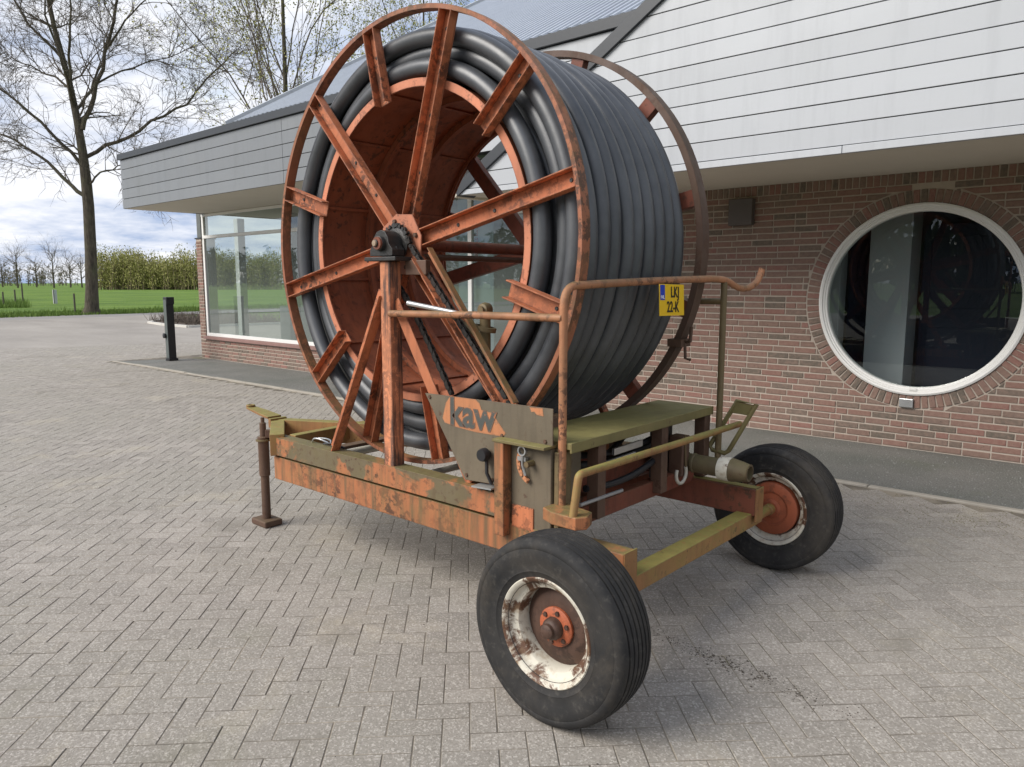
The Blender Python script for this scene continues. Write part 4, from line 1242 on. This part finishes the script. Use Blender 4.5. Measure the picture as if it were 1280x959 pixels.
# the big bare tree by the road: limbs set where the photograph shows them
rg = random.Random(11)
TB = Vector((-40.0, 13.95, -.03))
tr_e = empty('roadside_tree', TB, 'tall bare tree with thick straight trunk beside the road', 'tree')
tk, tw, tips = M(), M(), []
tr_r = rt
def tp(a, z, dep=0.0): return TB + tr_r * (a + .35 * min(1, z / 5)) + fh * dep + Vector((0, 0, z))
trunk = [tp(-.02, 0), tp(0, .35), tp(0, 1.2), tp(-.04, 3), tp(-.12, 5.2), tp(-.14, 6.3), tp(-.20, 7.6), tp(-.35, 9.2), tp(-.6, 11), tp(-1.1, 13.4), tp(-1.5, 16.2), tp(-1.7, 19), tp(-1.6, 21.5)]
tk.tube(trunk, [.46, .33, .285, .265, .25, .24, .205, .17, .135, .105, .08, .055, .03], 12)
limbs = [([(-.15, 5.6, 0), (-1.4, 6.6, .2), (-2.7, 7.8, .4), (-4.2, 8.6, .5), (-5.8, 9.4, .8)], .19),
         ([(-.2, 7.2, 0), (-1.4, 8.6, -.4), (-2.6, 9.8, -.8), (-4.0, 11.0, -1.2), (-5.5, 11.8, -1.5)], .16),
         ([(-.1, 7.5, 0), (1.2, 8.3, .4), (2.8, 9.3, .8), (4.4, 10.3, 1.2), (5.8, 12.0, 1.6), (7.0, 13.0, 1.6)], .18),
         ([(-.1, 6.1, 0), (.8, 6.7, -.5), (1.9, 7.0, -.9), (3.1, 7.1, -1.2)], .10),
         ([(-.2, 8.8, 0), (.35, 10.3, .3), (.9, 12.4, .6), (1.5, 14.6, .8), (2.2, 16.8, .9), (3.0, 19.0, .9)], .22),
         ([(-.4, 9.5, 0), (-.2, 11.3, -.5), (.1, 13.2, -.9), (.4, 15.5, -1.2), (.5, 18, -1.4)], .14),
         ([(-.5, 10.6, 0), (-1.6, 11.4, .6), (-3.0, 11.9, 1.1), (-4.6, 12.6, 1.4)], .12),
         ([(-.8, 11.9, 0), (-1.9, 13.4, -.5), (-2.9, 15.2, -.8), (-3.8, 17.2, -1.0)], .13),
         ([(-.4, 9.6, 0), (-.6, 11, 1.8), (-.5, 12.8, 3.0), (-.2, 15, 3.8)], .15),
         ([(-.4, 9.9, 0), (.2, 11.2, -1.8), (.3, 13, -3.0), (.6, 15.5, -3.6)], .15),
         ([(1.0, 12.6, .6), (2.2, 13.8, .2), (3.4, 14.8, 0), (4.8, 15.6, -.2)], .10),
         ([(-1.3, 14.2, 0), (-.6, 15.8, .5), (-.2, 17.5, .8), (.2, 19.6, .8)], .10),
         ([(.5, 11.0, .4), (1.9, 12.0, 1.2), (3.4, 12.6, 1.8), (4.8, 13.4, 2.0)], .09),
         ([(-1.5, 15.5, 0), (-2.8, 16.8, .8), (-4.0, 18.4, 1.2)], .09)]
for pl_, r0 in limbs:
    pts = [tp(a, z, d) for a, z, d in pl_]
    fine = []
    for a, b in zip(pts[:-1], pts[1:]):
        for i in range(3): fine.append(a.lerp(b, i / 3) + Vector((rg.gauss(0, .05), rg.gauss(0, .05), rg.gauss(0, .05))))
    fine.append(pts[-1])
    n = len(fine)
    r0 *= .55
    rs = [r0 * (1 - .8 * i / (n - 1)) for i in range(n)]
    tk.tube(fine, rs, 7, cap=False)
    for i in range(2, n):
        for rep in range(2 if i > n * .35 else 1):
            d = (fine[i] - fine[i - 1]).normalized()
            ax_ = Vector((rg.gauss(0, 1), rg.gauss(0, 1), rg.gauss(0, .7))); ax_ = (ax_ - d * ax_.dot(d)).normalized()
            a = rg.uniform(.5, 1.1)
            grow(tw, tk, rg, fine[i], (d * math.cos(a) + ax_ * math.sin(a)).normalized(), rg.uniform(1.5, 2.9), max(.022, rs[i] * .38), 1, 4 if rep else 3, .03, tips, .20, .06)
for i in range(6, len(trunk) - 1):
    for k in range(3):
        d = (tr_r * rg.gauss(0, 1) + fh * rg.gauss(0, 1) + Vector((0, 0, rg.uniform(.2, .9)))).normalized()
        grow(tw, tk, rg, trunk[i].copy(), d, rg.uniform(1.5, 3.0), .05, 1, 3, .04, tips, .2, .06)
tk.build('trunk', m_bark, tr_e, smooth=60, fix=False)
tw.build('crown', m_twig, tr_e, fix=False)

def budded(loc, h, seed, label, n_stem, spread, leafsz, per):
    rg = random.Random(seed)
    loc = Vector(loc)
    e_ = empty('budding_tree', loc, label, 'tree', 'budding trees behind the showroom')
    tk, tw, tips = M(), M(), []
    tk.tube([loc, loc + Vector((0, 0, h * .2)), loc + Vector((.1, 0, h * .42)), loc + Vector((.0, .1, h * .7)), loc + Vector((.1, .1, h))], [.17, .13, .10, .06, .02], 10)
    for k in range(n_stem):
        z = h * rg.uniform(.12, .62)
        a = rg.uniform(0, 2 * PI)
        d = Vector((math.cos(a) * spread, math.sin(a) * spread, 1)).normalized()
        grow(tw, tk, rg, loc + Vector((0, 0, z)), d, h * rg.uniform(.30, .48), .045 * rg.uniform(.6, 1.2), 1, 3, .06, tips, .10, .05)
    tk.build('trunk', m_bark, e_, smooth=60, fix=False)
    c = tw.build('crown', m_twig, e_, fix=False)
    leaves(tips, rg, per, leafsz, .11).build('leaves', m_bud, c, fix=False)
budded((-27.5, 17.3, 0), 18.5, 3, 'upright tree with yellow green buds rising behind the roof edge', 21, .5, .05, 4)
budded((-29.5, 26.5, 0), 18.0, 8, 'budding tree showing behind the top of the reel', 18, .6, .05, 4)

# far bare trees across the meadow
rgf = random.Random(21)
far_lbl = ['bare far tree at the left edge of the meadow horizon', 'broad bare far tree above the meadow, second from the left edge', 'bare far tree between the two broad ones on the horizon', 'broad round bare far tree near the middle of the far row',
           'small bare far tree next to the green thicket', 'slim bare far tree just left of the roadside trunk', 'bare far tree in front of the thicket end']
for i, (u_, dist_, hh) in enumerate(((-.690, 262, 9.5), (-.655, 255, 13.0), (-.63, 285, 11.0), (-.607, 250, 13.5), (-.585, 270, 11.5), (-.570, 262, 10.5), (-.675, 300, 10.5))):
    b_ = Vector((0, 0, -.03)) + (fh + rt * u_).normalized() * dist_
    e_ = empty('far_tree', b_, far_lbl[i], 'tree', 'bare trees along the far meadow edge')
    tk, tw, tips = M(), M(), []
    tk.tube([b_, b_ + Vector((0, 0, hh * .3)), b_ + Vector((.1, 0, hh * .5)), b_ + Vector((0, .1, hh * .8))], [.26, .20, .13, .03], 6)
    for k in range(20):
        a = rgf.uniform(0, 2 * PI); z = hh * rgf.uniform(.22, .72)
        grow(tw, tk, rgf, b_ + Vector((0, 0, z)), Vector((math.cos(a), math.sin(a), .75)).normalized(), hh * rgf.uniform(.28, .42), .075, 2, 4, .05, tips, .18, .10)
    tk.build('trunk', m_bark, e_, fix=False)
    tw.v = [tuple(q_) for q_ in tw.v]
    tw.build('crown', m_twig, e_, fix=False)

# willow thicket beyond the meadow, the far wood, and unseen woods added opposite: too dense to count
def thicket(name, line, depth, h, nst, nleaf, lsz, label, mleaf, seed):
    rg = random.Random(seed)
    s_, lf = M(), M()
    line = [Vector((*a, 0)) for a in line]
    tot = sum((b - a).length for a, b in zip(line[:-1], line[1:]))
    def pt():
        t = rg.uniform(0, tot)
        for a, b in zip(line[:-1], line[1:]):
            L = (b - a).length
            if t <= L:
                nrm = (b - a).normalized().cross(Vector((0, 0, 1)))
                return a.lerp(b, t / L) + nrm * rg.uniform(-depth, depth)
            t -= L
        return line[-1]
    for k in range(nst):
        p = pt(); hh = h * rg.uniform(.55, 1.0) * (.84 + .11 * math.sin(p.x * .31 + p.y * .17) + .07 * math.sin(p.x * .93) + .05 * math.sin(p.y * 1.7))
        q = p + Vector((rg.gauss(0, .5), rg.gauss(0, .5), hh))
        s_.tube([p - Vector((0, 0, .1)), p.lerp(q, .5) + Vector((rg.gauss(0, .15), rg.gauss(0, .15), 0)), q], [.09, .06, .015], 3, cap=False)
        for j in range(nleaf):
            t = rg.uniform(.06, 1.02) ** .85
            c = p.lerp(q, t) + Vector((rg.gauss(0, .55), rg.gauss(0, .55), rg.gauss(0, .3)))
            a = Vector((rg.gauss(0, .5), rg.gauss(0, .5), rg.gauss(0, 1))).normalized() * lsz * rg.uniform(.5, 1.3); b = a.orthogonal().normalized() * lsz * .4
            lf.add([c - a, c + b, c + a, c - b], [(0, 1, 2, 3)])
    o = s_.build(name, m_stem if seed == 31 else m_twig, None, fix=False); tag(o, label, None, None, 'stuff')
    l_ = lf.build('foliage', mleaf, o, fix=False); tag(l_, kind='stuff')
thicket('willow_thicket', [(-177, 64), (-168, 72), (-160, 80), (-150, 92)], 5, 9.6, 800, 70, .22, 'dense yellow green willow thicket beyond the meadow', m_willow, 31)
thicket('distant_wood', [(-420, 60), (-400, 110), (-360, 190), (-280, 260)], 12, 11, 520, 16, .55, 'grey wood on the far horizon', leaf_mat('grey_twig_haze', (.13, .12, .10), (.22, .20, .15)), 33)
thicket('added_woods', [(-420, -130), (-200, -140), (-60, -125), (60, -130)], 10, 17, 620, 60, 1.3, 'unseen dark woods added opposite the showroom for its window reflections', m_hedge, 35)  # out of view, added to darken what the shop windows reflect

# posts and stakes in the meadow
def stake(x, y, h, r_, label, mat, cap=None):
    e_ = M().tube([(x, y, -.05), (x + .01, y, h)], r_, 8).build('meadow_post', mat, None, smooth=40)
    tag(e_, label, 'post', 'posts in the meadow')
    if cap:
        M().tube([(x + .01, y, h), (x + .01, y, h + cap)], r_ * 1.15, 8).build('cap', m_black, e_, smooth=40)
m_wood = plain('grey_wood', (.10, .088, .07), .9)
p = fh.copy()
stake(-42.4, 14.0, .98, .045, 'thin dark post just left of the roadside trunk', m_wood)
pw = (fh + rt * (-.607)).normalized() * 66
M_ = M().box(pw.x - .16, pw.x + .16, pw.y - .1, pw.y + .1, -.05, 1.0); o = M_.build('marker_box', plain('pale_grey_box', (.45, .46, .46), .6), None, bevel=.01)
tag(o, 'small pale box post with dark face standing in the meadow', 'marker')
M().box(pw.x + .02, pw.x + .175, pw.y - .115, pw.y - .1005, -.02, 1.02).build('dark_face', m_black, o)
for i, (u_, dd, hh, lb) in enumerate(((-.690, 60, 1.0, 'leaning fence stake at the far left of the meadow'), (-.676, 58, .95, 'fence stake beside the weeds at the left meadow edge'), (-.660, 62, 1.05, 'fence stake with dark top left of the marker box'), (-.650, 61, 1.5, 'thin tall stake left of the marker box'))):
    q_ = (fh + rt * u_).normalized() * dd
    stake(q_.x, q_.y, hh, .05, lb, m_wood)

# rough grass along the road, weeds at the stakes, twiggy plants in the bed
gr = M()
rg = random.Random(41)
def blades(x, y, h, n, w=.012):
    for k in range(n):
        a = rg.uniform(0, 6.28); l = h * rg.uniform(.5, 1.2); bx, by = x + rg.gauss(0, .09), y + rg.gauss(0, .09)
        gr.add([(bx - w * math.sin(a), by + w * math.cos(a), -.04), (bx + w * math.sin(a), by - w * math.cos(a), -.04), (bx + l * .35 * math.cos(a), by + l * .35 * math.sin(a), l)], [(0, 1, 2)])
for k in range(5200):
    t = rg.random()
    y = 6 + 22 * t; x = -38.6 - (y - 0) * .068 - abs(rg.gauss(0, 2.6)) + .9
    blades(x - .4, y, rg.uniform(.08, .2), 4, .02)
for k in range(500):
    q_ = (fh + rt * rg.uniform(-.70, -.645)).normalized() * rg.uniform(56, 64)
    blades(q_.x, q_.y, rg.uniform(.2, .55), 4, .02)
m_blade = leaf_mat('grass_blade', (.07, .13, .02), (.17, .25, .05))
tag(gr.build('grass', m_blade, None, fix=False), 'rough grass along the road and round the stakes', kind='stuff')
cr = M()                                          # crumbs of soil dropped off the wheels
for k in range(900):
    t = rg.random()
    t = t + .12 * math.sin(t * 40); x = -1.62 + .80 * t + rg.gauss(0, .035); y = 2.78 - .07 * t + rg.gauss(0, .035)
    if k % 4 == 0: x, y = rg.uniform(-6, -.5), rg.uniform(1.2, 5.4)
    s_ = rg.uniform(.001, .0032) * (1.8 if rg.random() < .08 else 1); a = rg.uniform(0, 6.3)
    cr.add([(x + s_ * 1.4 * math.cos(a + i * 1.57) * rg.uniform(.6, 1.3), y + s_ * 1.4 * math.sin(a + i * 1.57) * rg.uniform(.6, 1.3), .0004) for i in range(4)] + [(x, y, s_)], [(0, 1, 4), (1, 2, 4), (2, 3, 4), (3, 0, 4)])
tag(cr.build('soil_crumbs', plain('dry_soil', (.075, .062, .048), .95, .4, 30), None, fix=False), 'dark crumbs of soil scattered over the pavers', kind='stuff')
pb = M()
for k in range(420):
    x, y = rg.uniform(-30.2, -25.3), rg.uniform(12.5, 15.5)
    for j in range(4):
        pb.tube([(x, y, 0), (x + rg.gauss(0, .15), y + rg.gauss(0, .15), rg.uniform(.15, .42))], [.012, .005], 3, cap=False)
tag(pb.build('bed_plants', m_twig, None, fix=False), 'low bare twiggy plants covering the bed', kind='stuff')
